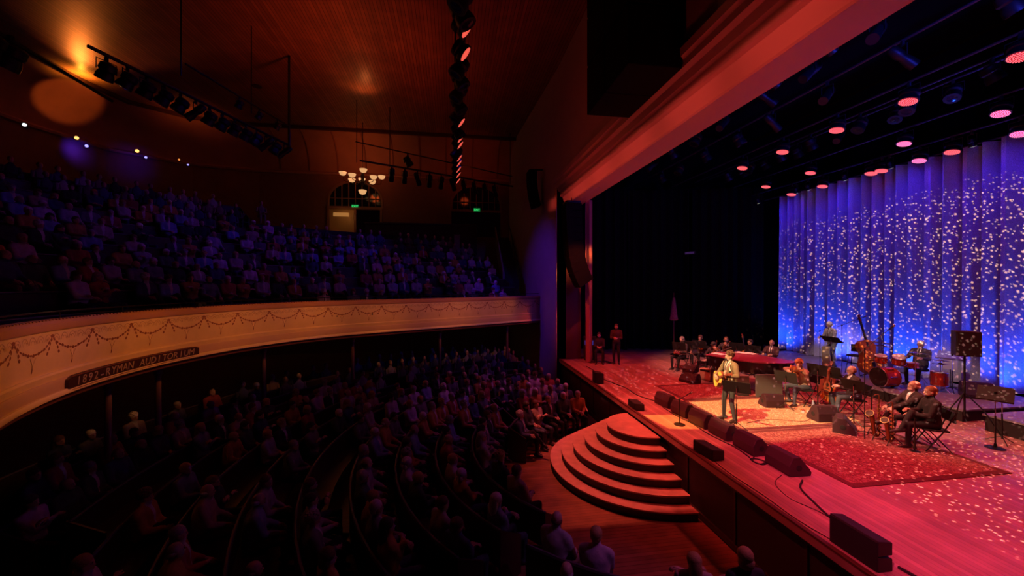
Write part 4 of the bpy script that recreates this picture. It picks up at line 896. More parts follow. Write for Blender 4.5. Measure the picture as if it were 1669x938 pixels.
for s in (-1, 1): tag(MB().tube([lw((14.4, 10.15, RZ), 190, (.40, .18*s, .86)), lw((14.4, 10.15, RZ), 190, (.78, .10*s, .98))], [.008, .006], 6).build('drumstick', SPR), 'wooden drumstick in the drummer\'s '+('left' if s > 0 else 'right')+' hand', 'drumstick')
mic_stand('overhead boom microphone stand above the drum kit', 12.75, 11.2, -40, 1.75, (.5, .1, 2.0), z=RZ, round_base=False)
mic_stand('low microphone stand before the bass drum', 12.35, 9.6, 40, .30, (.25, .05, .34), z=SZ)
# ---- right side: loudspeaker on tripod, music stands
t = thing('loudspeaker_on_tripod', 'black loudspeaker raised on a tripod pole before the blue curtain', 'speaker', (11.95, 7.55, SZ), radians(238))
o = MB().ext([(-.16, -.17), (.16, -.22), (.16, .22), (-.16, .17)], 1.72, 2.30).build('cabinet', mat('speaker_paint_black', (.018, .014, .018), .6), t, smooth=False); bevel(o, .015)
MB().box((.165, 0, 2.01), (.012, .40, .53)).build('grille', mat('speaker_grille_dark', (.03, .03, .035), .7), t, smooth=False)
MB().cyl((0, 0, .3), (0, 0, 1.75), .02, n=10).build('pole', BLK, t)
for q in range(3): a = 2*pi*q/3+.9; MB().tube([(0, 0, .85), (.30*cos(a), .30*sin(a), .5), (.55*cos(a), .55*sin(a), .012)], .014, 6).build('leg', BLK, t); 
music_stand('music stand with round base standing alone at the right of the stage', 11.15, 6.55, 205, 1.12, 38, round_base=True, w_=.50)
music_stand('narrower music stand just behind the lone round-based one at the right', 11.62, 6.72, 205, 1.06, 38, w_=.30)
BPL = mat('blue_lit_folder', (.16, .22, .60), .6)  # blue light on the desk is put into its colour
music_stand('blue-topped music stand beside the loudspeaker tripod', 14.2, 9.25, 200, 1.05, 50, z=RZ, deskm=BPL, w_=.6)
t = thing('conga_bag', 'pale printed cloth hanging on a stand at the rear of the kit', 'cloth', (14.9, 9.75, RZ), radians(205)); MB().box((0, 0, .72), (.03, .30, .38)).build('cloth', mat('pale_printed_cloth', (.5, .45, .6), .9), t, smooth=False); MB().cyl((0, 0, 0), (0, 0, .9), .012, n=6).build('pole', BLK, t); MB().lathe([(.15, 0), (.15, .012), (.02, .03)], n=16).build('base', BLK, t); t.name = 'cloth_on_stand'
# ---- wings
person('standing stagehand in dark clothes in the far left wing', (6.95, 15.95, SZ), 240, dict(sit=False, lh=(.26, .06, 1.12), rh=(.26, -.06, 1.14), head=(0, 5)), dict(hair='short', haircol=(.08, .04, .03), top=(.06, .025, .02)))
seated('seated technician in dark clothes behind the gathered red curtain', 6.35, 16.4, 250, dict(lh=(.34, .08, .72), rh=(.34, -.08, .72), head=(0, 12)), dict(hair='short', haircol=(.04, .02, .02), top=(.03, .02, .02)), chair='black folding chair under the seated technician')
t = thing('equipment_rack', 'black equipment rack on wheels in the far left wing', 'rack', (6.15, 17.0, SZ), radians(250)); bevel(MB().box((0, 0, .55), (.5, .56, .98)).build('case', BLKM, t, smooth=False)); MB().box((.252, 0, .80), (.01, .44, .20)).build('monitor_screen', mat('blue_screen', (.02, .02, .03), .3, emit=(.1, .08, .6), es=.35), t, smooth=False)
for a in (-1, 1):
    for b in (-1, 1): MB().cyl((a*.2, b*.22-.015, .035), (a*.2, b*.22+.015, .035), .035, n=10).build('wheel', BLKM, t)
t = thing('furled_flag', 'furled red and white flag on a pole at the back of the wing', 'flag', (10.6, 17.6, SZ)); MB().cyl((0, 0, 0), (0, 0, 3.0), .015, n=8).build('pole', RDW, t); MB().lathe([(.05, 2.75), (.09, 2.5), (.16, 1.9), (.2, 1.7), (.12, 1.66)], n=14).build('cloth', mat('flag_cloth', (.45, .16, .12), .85, var=.5, vscale=25), t); MB().lathe([(.18, 0), (.18, .03), (.03, .08)], n=16).build('base', BLK, t)
t = thing('wall_sign_lamp', 'small dim violet sign lamp high on the dark rear wall of the wing', 'sign', (11.65, 17.9, 6.2), radians(200)); MB().box((0, 0, 0), (.08, .6, .16)).build('housing', BLKM, t, smooth=False); MB().box((.045, 0, 0), (.01, .5, .10)).build('lit_panel', mat('violet_panel', (.1, .05, .15), .4, emit=(.2, .08, .4), es=.12), t, smooth=False)
# ---- cables on the deck
def cable(label, pts, r=.011, z=SZ):
    P_ = []; 
    for i in range(len(pts)-1):
        for k in range(6):
            t_ = k/6; a, b = V(pts[i]), V(pts[i+1]); pm = V(pts[i-1]) if i else a; pn = V(pts[i+2]) if i+2 < len(pts) else b
            q = .5*((2*a)+(b-pm)*t_+(2*pm-5*a+4*b-pn)*t_**2+(3*a-pm-3*b+pn)*t_**3); P_.append((q.x, q.y, z+r))
    P_.append((*pts[-1], z+r)); tag(MB().tube(P_, r, 6).build('cable', BLKM), label, 'cable', 'black cables on the stage deck')
cable('thick black cable running from the nearest wedge to the paired fill speakers', [(5.98, 5.95), (5.72, 5.72), (5.55, 5.3), (5.42, 4.9), (5.36, 4.5), (5.28, 4.2)], .016)
cable('thick black cable leaving the paired fill speakers towards the camera', [(5.28, 3.95), (5.32, 3.6), (5.3, 3.2), (5.38, 2.7)], .018)
cable('thin cable looping over the lip in front of the nearest wedge', [(5.82, 6.2), (5.45, 5.95), (5.3, 5.5), (5.42, 5.1), (5.44, 4.6)], .006)
cable('thin cable along the stage lip edge', [(5.0, 7.0), (4.93, 6.4), (4.95, 5.6), (4.92, 5.0), (5.0, 4.4)], .007)
cable('coiled cable between the two nearest wedges', [(5.85, 6.9), (5.70, 6.75), (5.76, 6.6), (5.92, 6.66), (5.86, 6.82), (5.72, 6.84), (5.74, 6.62), (5.98, 6.7)], .012)
cable('cable running behind the lip from the far wedge to the curtain', [(5.85, 10.6), (5.6, 11.3), (5.6, 12.2), (5.35, 13.4), (5.5, 14.4), (5.5, 15.6)], .014)
cable('cable along the line of wedges', [(5.75, 10.1), (5.72, 9.4), (5.78, 8.8), (5.74, 8.1), (5.82, 7.4), (5.76, 6.9)], .012)
cable('thin cable crossing the cream rug behind the singer', [(7.1, 8.6), (7.9, 8.75), (8.6, 8.5), (9.2, 8.9)], .005, SZ+.014)
# ================================================================ THE HOUSE
FCX, FCY, FR = .3, 9.5, 7.15; TH0, TH1 = 214., 119.4; TX, TY = .871, .491
def bpath(off, step=.35, end=4.72):
    R_ = FR+off; n = max(8, int(R_*radians(TH0-TH1)/step)); pts = [(FCX+R_*cos(radians(TH0+(TH1-TH0)*i/n)), FCY+R_*sin(radians(TH0+(TH1-TH0)*i/n))) for i in range(n+1)]
    x, y = pts[-1]; L_ = (end-x)/TX; m_ = max(2, int(L_/step)); pts += [(x+TX*L_*i/m_, y+TY*L_*i/m_) for i in range(1, m_+1)]
    return pts
def normal(p):   # outward (away from the stage) unit normal of the balcony curve
    d = V(p)-V((FCX, FCY)); a = math.degrees(math.atan2(d.y, d.x)) % 360
    return d.normalized() if a > TH1 else V((-TY, TX))
def bsweep(mb, prof, step=.35, mi=0):
    path = bpath(0, step); rings = []
    for p in path:
        n_ = normal(p); rings.append([(p[0]+n_.x*o, p[1]+n_.y*o, z) for o, z in prof])
    return mb.loft(rings, mi)
FAS = mat('fascia_cream_paint', (.62, .40, .21), .5, var=.06, vscale=3); FAR_ = mat('fascia_rail_paint', (.42, .19, .12), .45); GLD = mat('fascia_gilt_line', (.80, .55, .30), .25)
bal = thing('balcony_parapet', 'long curved cream balcony front with painted garlands and mouldings', 'balcony', (0, 0, 0))
bsweep(MB(), [(.16, 3.18), (.02, 3.18), (.00, 3.35), (-.015, 3.6), (.0, 3.88), (.16, 3.88)]).build('garland_panel', FAS, bal)
bsweep(MB(), [(.22, 3.88), (-.03, 3.88), (-.05, 3.93), (-.05, 4.0), (.0, 4.05), (.22, 4.05)]).build('top_rail', FAR_, bal)
bsweep(MB(), [(.2, 3.18), (-.03, 3.18), (-.05, 3.15), (-.04, 3.05), (.2, 3.05)]).build('upper_moulding', FAS, bal)
bsweep(MB(), [(.2, 3.05), (-.07, 3.05), (-.08, 3.02), (-.07, 2.86), (.2, 2.86)]).build('middle_moulding', mat('fascia_tan_paint', (.52, .30, .18), .5), bal)
bsweep(MB(), [(.2, 2.86), (-.11, 2.86), (-.13, 2.83), (-.13, 2.78), (-.09, 2.75), (.2, 2.75)]).build('lower_moulding', GLD, bal)
bsweep(MB(), [(.25, 2.75), (-.04, 2.75), (-.02, 2.66), (.25, 2.60)]).build('soffit_moulding', mat('fascia_dark_trim', (.16, .05, .03), .5), bal)
# stencilled garlands: flat paint shapes laid on the panel
fine = bpath(0, .05); cum = [0]
for a, b in zip(fine, fine[1:]): cum.append(cum[-1]+(V(b)-V(a)).length)
TOT = cum[-1]
def fpt(s, z, lift=.004):
    s = min(max(s, 0), TOT-1e-3); lo, hi = 0, len(cum)-1
    while hi-lo > 1:
        m_ = (lo+hi)//2
        if cum[m_] <= s: lo = m_
        else: hi = m_
    f = (s-cum[lo])/(cum[hi]-cum[lo]); p = V(fine[lo]).lerp(V(fine[hi]), f); n_ = normal(p)
    xs_ = [(3.18, .02), (3.35, .0), (3.6, -.015), (3.88, .0)]
    o = .0
    for (z0, o0), (z1, o1) in zip(xs_, xs_[1:]):
        if z0 <= z <= z1: o = o0+(o1-o0)*(z-z0)/(z1-z0)
    return V((p.x+n_.x*(o-lift), p.y+n_.y*(o-lift), z))
def fblob(mb, s, z, ls, lz, ang, mi=0, n=8, lift=.006):
    c, q = cos(ang), sin(ang); pts = [fpt(s+ls*cos(2*pi*k/n)*c-lz*sin(2*pi*k/n)*q, z+ls*cos(2*pi*k/n)*q+lz*sin(2*pi*k/n)*c, lift) for k in range(n)]
    mb.add(pts, [tuple(range(n))], mi)
def fline(mb, pts, w_, mi=0):
    for (s0, z0), (s1, z1) in zip(pts, pts[1:]):
        d = V((s1-s0, z1-z0)); L_ = d.length or 1e-6; nn = V((-d.y, d.x))/L_*w_; mb.add([fpt(s0+nn.x, z0+nn.y), fpt(s0-nn.x, z0-nn.y), fpt(s1-nn.x, z1-nn.y), fpt(s1+nn.x, z1+nn.y)], [(0, 1, 2, 3)], mi)
gm = MB(); PER = 1.0; k = 0; rg = random.Random(11)
s = .35
while s < TOT-.1:
    a, b = s, s+PER
    for q in range(15):                              # swag of blotches hanging between two knots
        t_ = (q+.5)/15; ss = a+PER*t_; zz = 3.76-.22*4*t_*(1-t_)
        sl = math.atan2(-.22*4*(1-2*t_), PER); fblob(gm, ss, zz+rg.uniform(-.008, .008), .036, .017+.012*sin(pi*t_)*(q % 2), sl)
    for sg in (-1, 1):                               # ribbon tails either side of the knot
        for q in range(4): fblob(gm, a+sg*(.04+.035*q), 3.74-.075*q, .034, .013+.004*q, -sg*1.15)
    fblob(gm, a, 3.79, .05, .03, 0)
    m_ = a+PER/2                                     # pendant with a Y-shaped spray
    fline(gm, [(m_-.07, 3.50), (m_-.015, 3.40), (m_, 3.34)], .006, 1); fline(gm, [(m_+.07, 3.50), (m_+.015, 3.40), (m_, 3.34)], .006, 1); fline(gm, [(m_, 3.52), (m_, 3.40)], .004, 2)
    fblob(gm, m_, 3.30, .05, .014, 1.5); fblob(gm, m_, 3.41, .03, .010, 1.5, 2)
    for q in range(9):
        c0 = a+PER*(q+rg.random())/9; z0 = 3.74+rg.uniform(-.04, .05); r_ = rg.uniform(.02, .045); sg = rg.choice((-1, 1))
        fline(gm, [(c0+sg*r_*(1-t2/5)*cos(t2), z0+r_*(1-t2/5)*sin(t2)) for t2 in [i*.8 for i in range(6)]], .0045, 1)
    for q in range(5):                               # scroll arches over the swag
        c0 = a+PER*(q+.5)/5; fline(gm, [(c0-.085*cos(t2), 3.71+.11*sin(t2)) for t2 in [pi*i/8 for i in range(9)]], .005, 1); fline(gm, [(c0-.05*cos(t2), 3.70+.07*sin(t2)) for t2 in [pi*i/6 for i in range(7)]], .004, 1)
    s += PER
o = gm.build('painted_garland', [mat('stencil_dark_red', (.23, .065, .035), .6), mat('stencil_brown', (.33, .17, .09), .6), mat('stencil_light', (.85, .62, .35), .5)], bal, smooth=False, kind='stuff')
# little dentil teeth under the rail, seen close by at the left
dn = MB(); s = .0
while s < TOT: 
    p = fpt(s, 3.86); dn.box((p.x, p.y, 4.055), (.03, .03, .02)); s += .085
dn.build('rail_beading', FAR_, bal, smooth=False, kind='stuff')
# thin safety rail with posts above the balcony front
rl = thing('safety_rail', 'thin dark safety rail standing on the balcony front', 'railing', (0, 0, 0))
MB().tube([(p[0]+normal(p).x*.22, p[1]+normal(p).y*.22, 4.17) for p in bpath(0)], .016, 6).build('rail', mat('rail_metal', (.05, .05, .09), .25, .8), rl)
for i, p in enumerate(bpath(0, 1.5)): n_ = normal(p); MB().cyl((p[0]+n_.x*.22, p[1]+n_.y*.22, 4.0), (p[0]+n_.x*.22, p[1]+n_.y*.22, 4.17), .012, n=6).build('post', BLK, rl)
t = thing('clamp_lamp', 'small clamp lamp fixed to the balcony rail', 'lamp', tuple(fpt(6.2, 4.07))); MB().box((0, 0, .05), (.06, .16, .08)).build('clamp', BLKM, t, smooth=False)
for s_ in (-1, 1): MB().cyl((0, s_*.1, .07), (.1, s_*.14, .05), .03, .04, n=8).build('lamp_head', BLKM, t)
bsweep(MB(), [(.26, 4.02), (.24, 4.0), (.24, 4.04), (.62, 4.04), (.62, 3.98)]).build('ledge', mat('ledge_dark_gloss', (.03, .03, .05), .22), rl)
# name sign
def cpt(th, r, z): return V((FCX+r*cos(radians(th)), FCY+r*sin(radians(th)), z))
sg = thing('name_sign', 'long dark curved wooden sign on the balcony front reading 1892 RYMAN AUDITORIUM', 'sign', (0, 0, 0))
def sgn_ring(th, g=0.): r0 = FR-.075; return [cpt(th, r0, 2.80+g), cpt(th, r0-.05, 2.80+g), cpt(th, r0-.05, 3.06-g), cpt(th, r0, 3.06-g)]
m0 = MB(); ths = [193.8-28.6*i/40 for i in range(41)]; m0.loft([sgn_ring(t, .05 if i in (0, 40) else .02 if i in (1, 39) else 0) for i, t in enumerate(ths)]); m0.build('board', mat('sign_dark_wood', (.040, .009, .007), .5, var=.2, vscale=8), sg)
for zz in (2.815, 3.045): MB().tube([cpt(t, FR-.128, zz) for t in ths[1:-1]], .008, 5).build('sign_border', mat('sign_border_paint', (.20, .05, .03), .5), sg)
LTR = mat('sign_letter_gilt', (.42, .27, .20), .4)
def text_mesh(ch, size, ext, shear=0):
    c = bpy.data.curves.new('t', 'FONT'); c.body = ch; c.size = size; c.extrude = ext; c.align_x = 'CENTER'; c.align_y = 'CENTER'; c.shear = shear; c.resolution_u = 3
    o = bpy.data.objects.new('t', c); C.objects.link(o); dg = bpy.context.evaluated_depsgraph_get(); dg.update()
    me = bpy.data.meshes.new_from_object(o.evaluated_get(dg)); bpy.data.objects.remove(o); return me
word = '1892~RYMAN AUDITORIUM'; cache = {}
for i, ch in enumerate(word):
    if ch == ' ': continue
    th = 192.2-25.6*(i+.35)/(len(word)-.3)
    p = cpt(th, FR-.128, 2.93)
    if ch not in cache: cache[ch] = text_mesh('-' if ch == '~' else ch, .21 if ch != '~' else .26, .004, .18)
    o = bpy.data.objects.new('letter', cache[ch]); C.objects.link(o); o.parent = sg; o.location = p
    if not o.data.materials: o.data.materials.append(LTR)
    x_ = V((sin(radians(th)), -cos(radians(th)), 0)); z_ = V((-cos(radians(th)), -sin(radians(th)), 0)); y_ = V((0, 0, 1))
    o.rotation_euler = Matrix((x_, y_, z_)).transposed().to_euler()
# ---- stepped balcony deck
NROW = 12; RD = .88; RH = .46
bf = MB(); 
for k in range(NROW-1):
    o0 = .2+RD*k; z = 3.15+RH*k; bsweep(bf, [(o0, z-.5), (o0+RD+.02, z-.5 if k else z-.4), (o0+RD+.02, z), (o0, z)], .8)
struct('floor_balcony', bf, mat('balcony_floor_dark', (.03, .018, .018), .7), smooth=False)
PEW = mat('dark_oak_pew', (.05, .022, .015), .35, var=.2, vscale=6); PEWR = mat('pew_rail_highlight', (.08, .06, .09), .4)  # paler bluish rail colour paints in the blue highlight
def curve_pew(label, ring, group):
    """ring(o, z) -> list of points along the pew for outward offset o"""
    t = thing('pew', label, 'pew', (0, 0, 0), group=group)
    def strip(o0, z0, o1, z1):
        A = ring(o0); B_ = ring(o1); return [[(a.x, a.y, z0), (b.x, b.y, z0), (b.x, b.y, z1), (a.x, a.y, z1)] for a, b in zip(A, B_)]
    z = ring.z
    MB().loft(strip(-.42, z+.41, .0, z+.45)).build('seat', PEW, t); MB().loft(strip(.0, z+.30, .03, z+.84)).build('backrest', PEW, t)
    MB().tube([(p.x, p.y, z+.87) for p in ring(.015)], .028, 6).build('top_rail', PEWR, t)
    for e in (0, -1):
        a = ring(-.44)[e]; b = ring(.04)[e]; d = (ring(0)[1]-ring(0)[0] if e == 0 else ring(0)[-1]-ring(0)[-2]).normalized()*.02
        MB().loft([[(a.x-d.x, a.y-d.y, z), (b.x-d.x, b.y-d.y, z), (b.x+d.x, b.y+d.y, z), (a.x+d.x, a.y+d.y, z)], [(a.x-d.x, a.y-d.y, z+.62), (b.x-d.x, b.y-d.y, z+.9), (b.x+d.x, b.y+d.y, z+.9), (a.x+d.x, a.y+d.y, z+.62)]]).build('end_panel', PEW, t)
    return t
class Ring:
    def __init__(s, f, z): s.f = f; s.z = z
    def __call__(s, o): return s.f(o)
ORD = ['front', 'second', 'third', 'fourth', 'fifth', 'sixth', 'seventh', 'eighth', 'ninth', 'tenth', 'eleventh', 'twelfth', 'thirteenth', 'fourteenth']
PCX, PCY = 4.6, 9.1
def floor_ring(r, a0, a1): return Ring(lambda o: [V(p) for p in arc(PCX, PCY, r+o, a0, a1, max(6, int(r*radians(a1-a0)/.5)))], 0.)
FROWS = []
for k in range(13):
    r = 3.3+.83*k
    segs = [(97, 160)] if k == 0 else [(97, 132), (138, 222)] if k == 1 else [(97, 132), (137, 219), (225, 262)] if k < 9 else [(97, 134), (138, 205)]
    for j, (a0, a1) in enumerate(segs):
        if k >= 9 and j == 1: a1 = 190
        wh = ['far-end', 'middle', 'near-end'][j]
        # keep pew ends clear of the stage front and side wall
        while PCX+r*cos(radians(a0)) > 4.3 and a0 < a1-10: a0 += 1
        curve_pew('%s curved dark pew on the floor, %s block, counted from the steps' % (ORD[k], wh), floor_ring(r, a0, a1), 'curved floor pews')
        FROWS.append((k, r, a0, a1, wh))
def bal_ring(off, z):
    def f(o):
        P_ = [V(p)+normal(p)*(off+o) for p in bpath(0, .7, 4.3)]
        return [p for p in P_ if p.y < (25.5 if p.x > -5.7 else 27.0) and p.x > -18.0 and p.y - p.x < 43.0 and (z < 6.7 or p.x < -9.7)]
    return Ring(f, z)
BROWS = []
for k in range(NROW-1):
    off = .2+RD*k+.72; z = 3.15+RH*k; curve_pew('%s curved dark pew of the balcony, counted from its front' % ORD[k], bal_ring(off, z), 'curved balcony pews'); BROWS.append((k, off, z))
# columns carrying the balcony
for i, (th, s_) in enumerate([(185.8, 0), (177.6, 0), (168.3, 0), (145.4, 0), (122.2, 0), (0, 3.4), (0, 7.2)]):
    if th: x, y = FCX+7.75*cos(radians(th)), FCY+7.75*sin(radians(th))
    else: a = V((FCX+FR*cos(radians(TH1)), FCY+FR*sin(radians(TH1)))); x, y = a.x+TX*s_-TY*.6, a.y+TY*s_+TX*.6
    if i == 0: continue
    t = thing('iron_column', 'slim iron column under the balcony, %s from the left' % ['', 'first', 'second', 'third', 'fourth', 'fifth', 'sixth'][i], 'column', (x, y, 0), group='slim iron columns under the balcony')
    MB().lathe([(.14, 0), (.14, .12), (.075, .2), (.06, 2.35)], n=14).build('shaft', mat('column_paint', (.22, .10, .09), .5), t); MB().lathe([(.06, 2.35), (.09, 2.42), (.08, 2.45), (.13, 2.6)], n=14).build('capital', mat('column_paint', (.22, .10, .09), .5), t)
# ---- spectators
AUD = []
vrnd = random.Random(42)
poses = [dict(lh=(.30, .08, .68), rh=(.32, -.06, .70)), dict(lh=(.24, -.08, .92), rh=(.24, .08, .88), lean=-3, lhd=(0, -1, .1), rhd=(0, 1, .1)), dict(lh=(.36, .14, .64), rh=(.36, -.14, .64), lean=6, head=(12, 0)),
         dict(lh=(.38, .05, .68), rh=(.38, -.05, .70), head=(-8, 0), lean=8), dict(lh=(.26, -.02, .74), rh=(.30, .0, .70), lean=-2, head=(-15, 6)),
         dict(lh=(.30, .05, .68), rh=(.32, -.1, .68), rkp=(.8, .2, 1.2), rf=(.6, .12, .42), head=(10, 0))]
hairs = ['short', 'long', 'bald', 'short', 'bob', 'curly']
for i in range(6):
    ps = dict(poses[i]); ps.setdefault('px', 0)
    parts, HM, hd_ = figure(ps, dict(hair=hairs[i], fat=[1.1, 1.05, 1.2, 1.1, 1.05, 1.1][i], bulk=[1.2, 1.12, 1.25, 1.15, 1.15, 1.2][i], jacket=(i in (0, 5)), bot=[BTR, JEAN, CHN, BTR, JEAN, BTR][i], hairname='dark%d' % i), .024)
    AUD.append({n_: m for n_, m in parts})
TOPS = [((.36, .33, .36), 'white shirt'), ((.03, .03, .035), 'black top'), ((.05, .06, .15), 'navy jacket'), ((.40, .30, .26), 'tan sweater'), ((.35, .06, .05), 'red sweater'), ((.16, .16, .17), 'grey jacket'), ((.20, .26, .45), 'blue shirt'), ((.45, .22, .05), 'orange cardigan'), ((.5, .40, .52), 'lilac blouse'), ((.06, .10, .07), 'dark green coat')]
HCOL = [((.72, .68, .66), 'white-haired'), ((.35, .32, .30), 'grey-haired'), ((.05, .03, .02), 'dark-haired'), ((.14, .06, .03), 'brown-haired'), ((.45, .28, .10), 'fair-haired')]
USED = set()
def spectator(x, y, z, hdg, where, group, force=None):
    i = vrnd.randrange(6); row = where.rsplit(',', 1)[0]
    for _ in range(60):
        tc, tn = vrnd.choice(TOPS); hc, hn = vrnd.choice(HCOL)
        if (row, tn, hn) not in USED: break
    USED.add((row, tn, hn))
    D = AUD[i]; t = bpy.data.objects.new('person', D['body']); C.objects.link(t); t.location = (x, y, z); t.rotation_euler = (0, 0, radians(hdg)); t.color = (*tc, 1)
    sc_ = vrnd.uniform(.94, 1.05); t.scale = (1, 1, sc_)
    h = bpy.data.objects.new('hair', D['hair']); C.objects.link(h); h.parent = t; h.color = (*hc, 1)
    if 'lapels' in D: l = bpy.data.objects.new('lapels', D['lapels']); C.objects.link(l); l.parent = t; l.color = (*tc, 1)
    tag(t, '%s spectator in %s, %s' % (hn, tn, where), 'person', group); return t
def inview(x, y, z):
    a = radians(8.662); l = x*cos(a)-y*sin(a); d = x*sin(a)+y*cos(a)
    if d < .8: return None
    px = 834.5+640*l/d; py = 463+640*(4.65-z)/d
    return (px, py) if -25 < px < 1690 and -25 < py < 962 else None
seats = []; cnt = {}
for k, r, a0, a1, wh in FROWS:
    n = int((r-.22)*radians(a1-a0)/.55); seat = 0
    for i in range(n):
        a = a0+(a1-a0)*(i+.5)/n; q = vrnd.random(); rr = r-.20
        x, y = PCX+rr*cos(radians(a)), PCY+rr*sin(radians(a))
        full = .93 if (a < 135) else .72
        if k >= 5: full *= .8
        seat += 1
        if q > full or x > 4.15: continue
        pp = inview(x, y, 1.1)
        if not pp: continue
        seats.append((sqrt(x*x+y*y), x, y, 0., a+180+vrnd.uniform(-8, 8), 'floor %s row, %s block, seat %d' % (ORD[k], wh, seat), 'spectators in the floor pews'))
seats.sort(); fl = seats[:150]
bs_ = []
for k, off, z in BROWS:
    pts = bpath(0, .56, 4.2); seat = 0
    prev = None; acc = 0
    path = [V(p)+normal(p)*(off-.2) for p in bpath(0, .1, 4.2)]
    nxt = .3
    for a, b in zip(path, path[1:]):
        acc += (b-a).length
        if acc < nxt: continue
        nxt += .56; seat += 1
        if seat % 17 == 9 or seat % 17 == 10: continue
        if vrnd.random() > .86: continue
        x, y = b.x, b.y
        if k == 0 and (x < -5.0 or vrnd.random() > .6): continue
        if y > 27 or x < -17.1 or x > 4.0: continue
        if (x > -5.6 and y > 25.6) or (x > 1.2 and y > 24): continue
        if k >= 8 and x > -9.7: continue
        if not inview(x, y, z+1.1): continue
        n_ = normal((b.x, b.y)); hdg = math.degrees(math.atan2(-n_.y, -n_.x))+vrnd.uniform(-14, 14)
        bs_.append((sqrt(x*x+y*y)+.6*k, x, y, z, hdg, 'balcony %s row, seat %d from the left' % (ORD[k], seat), 'spectators in the balcony'))
bs_.sort(); BN = 170
for s_ in fl: spectator(*s_[1:5], s_[5], s_[6])
for s_ in bs_[:BN]: spectator(*s_[1:5], s_[5], s_[6])
# everyone beyond the nearest three hundred: one mass of simple seated figures
cm = MB()
rest = bs_[BN:]+seats[150:]
ring8 = lambda c, rx, ry, n=8: [(c[0]+rx*cos(2*pi*q/n), c[1]+ry*sin(2*pi*q/n), c[2]) for q in range(n)]
for s_ in rest:
    M = Matrix.Translation((s_[1], s_[2], s_[3])) @ Matrix.Rotation(radians(s_[4]), 4, 'Z'); mi = vrnd.randrange(5); hi = 5+vrnd.randrange(3)
    cm.loft([ring8((0, 0, .44), .12, .18), ring8((0, 0, .7), .11, .16), ring8((0, 0, .93), .11, .19), ring8((0, 0, 1.02), .07, .1), ring8((0, 0, 1.1), .05, .05)], mi, M)
    for q in (-1, 1): cm.tube([(0, .09*q, .53), (.42, .1*q, .5), (.42, .1*q, .08)], [.08, .06, .045], 6, mi, M); cm.tube([(0, .18*q, .96), (.05, .22*q, .72), (.28, .08*q, .68)], [.055, .045, .035], 6, mi, M)
    cm.ell((.02, 0, 1.2), (.085, .07, .11), 8, 6, 8, M); cm.ell((-.01, 0, 1.235), (.09, .078, .09), 8, 6, hi, M)
ml = [mat('crowd_cloth_%d' % i, c, .85) for i, c in enumerate([(.35, .33, .36), (.03, .03, .035), (.06, .07, .16), (.2, .14, .12), (.16, .16, .17)])]+[mat('crowd_hair_%d' % i, c, .7) for i, c in enumerate([(.6, .57, .55), (.05, .03, .02), (.18, .10, .06)])]+[SKIN]
if rest: tag(cm.build('distant_crowd', ml, kind='stuff'), 'rows of distant spectators seated farthest back in the balcony and hall', 'crowd')
# ---- side structure and stairs by the far end of the balcony
sb = thing('balcony_side_enclosure', 'dark panelled enclosure at the back of the balcony below the arched windows', 'enclosure', (-1.9, 26.6, 6.6))
MB().box((0, 0, .95), (7.0, 1.6, 1.9)).build('wall_panel', mat('enclosure_paint', (.03, .014, .014), .8), sb, smooth=False); MB().box((0, -.0, 1.93), (7.1, 1.7, .08)).build('cap_rail', mat('enclosure_cap', (.05, .02, .02), .5), sb, smooth=False)
MB().box((2.2, -1.9, .2), (.35, .1, 1.9)).build('end_panel', mat('enclosure_end_paint', (.20, .18, .22), .8), sb, smooth=False)
ss = thing('balcony_stairs', 'dark staircase with slanting handrail descending beside the blue-lit wall', 'stairs', (3.4, 24.8, 4.2))
for i in range(12): MB().box((-.0, 1.8-.35*i, 3.6-.26*i-.3), (.9, .36, .6)).build('step', mat('stair_dark', (.03, .02, .025), .7), ss, smooth=False)
MB().tube([(.45, 2.0, 4.6), (.45, -2.6, 1.2)], .03, 6).build('handrail', BLK, ss)
for i in range(6): MB().cyl((.45, 1.9-.85*i, 3.5-.63*i), (.45, 1.9-.85*i, 4.5-.63*i), .015, n=6).build('baluster', BLK, ss)
MB().loft([[(-.5, 2.1, 3.1), (-.42, 2.1, 3.1), (-.42, 2.1, 4.4), (-.5, 2.1, 4.4)], [(-.5, -2.4, .0), (-.42, -2.4, .0), (-.42, -2.4, 1.1), (-.5, -2.4, 1.1)]]).build('stair_parapet', mat('parapet_paint', (.25, .22, .28), .8), ss, smooth=False)
d = MB().box((4.62, 20.9, 4.7), (.08, .62, 1.9)).build('door_2', mat('dark_exit_door', (.02, .012, .015), .7), smooth=False); d['kind'] = 'structure'
# ---- exit signs
EXM = mat('exit_green_glow', (.02, .3, .08), .4, emit=(.05, 1, .22), es=.9)
for i, (x, lb) in enumerate([(-6.5, 'green lit exit sign over the left arched doorway'), (1.73, 'green lit exit sign under the right arched window')]):
    t = thing('exit_sign', lb, 'sign', (x, 27.9, 9.92), 0, 'green exit signs'); MB().box((0, 0, 0), (.46, .06, .24)).build('housing', mat('exit_housing', (.02, .10, .04), .5, emit=(.02, .45, .10), es=.22), t, smooth=False)
    me = cache.setdefault('EXIT', text_mesh('EXIT', .20, .004)); 
    if not me.materials: me.materials.append(EXM)
    o = bpy.data.objects.new('lettering', me); C.objects.link(o); o.parent = t; o.location = (0, -.036, 0); o.rotation_euler = (pi/2, 0, 0)
    MB().cyl((0, 0, .12), (0, 0, .3), .015, n=6).build('stem', BLK, t)
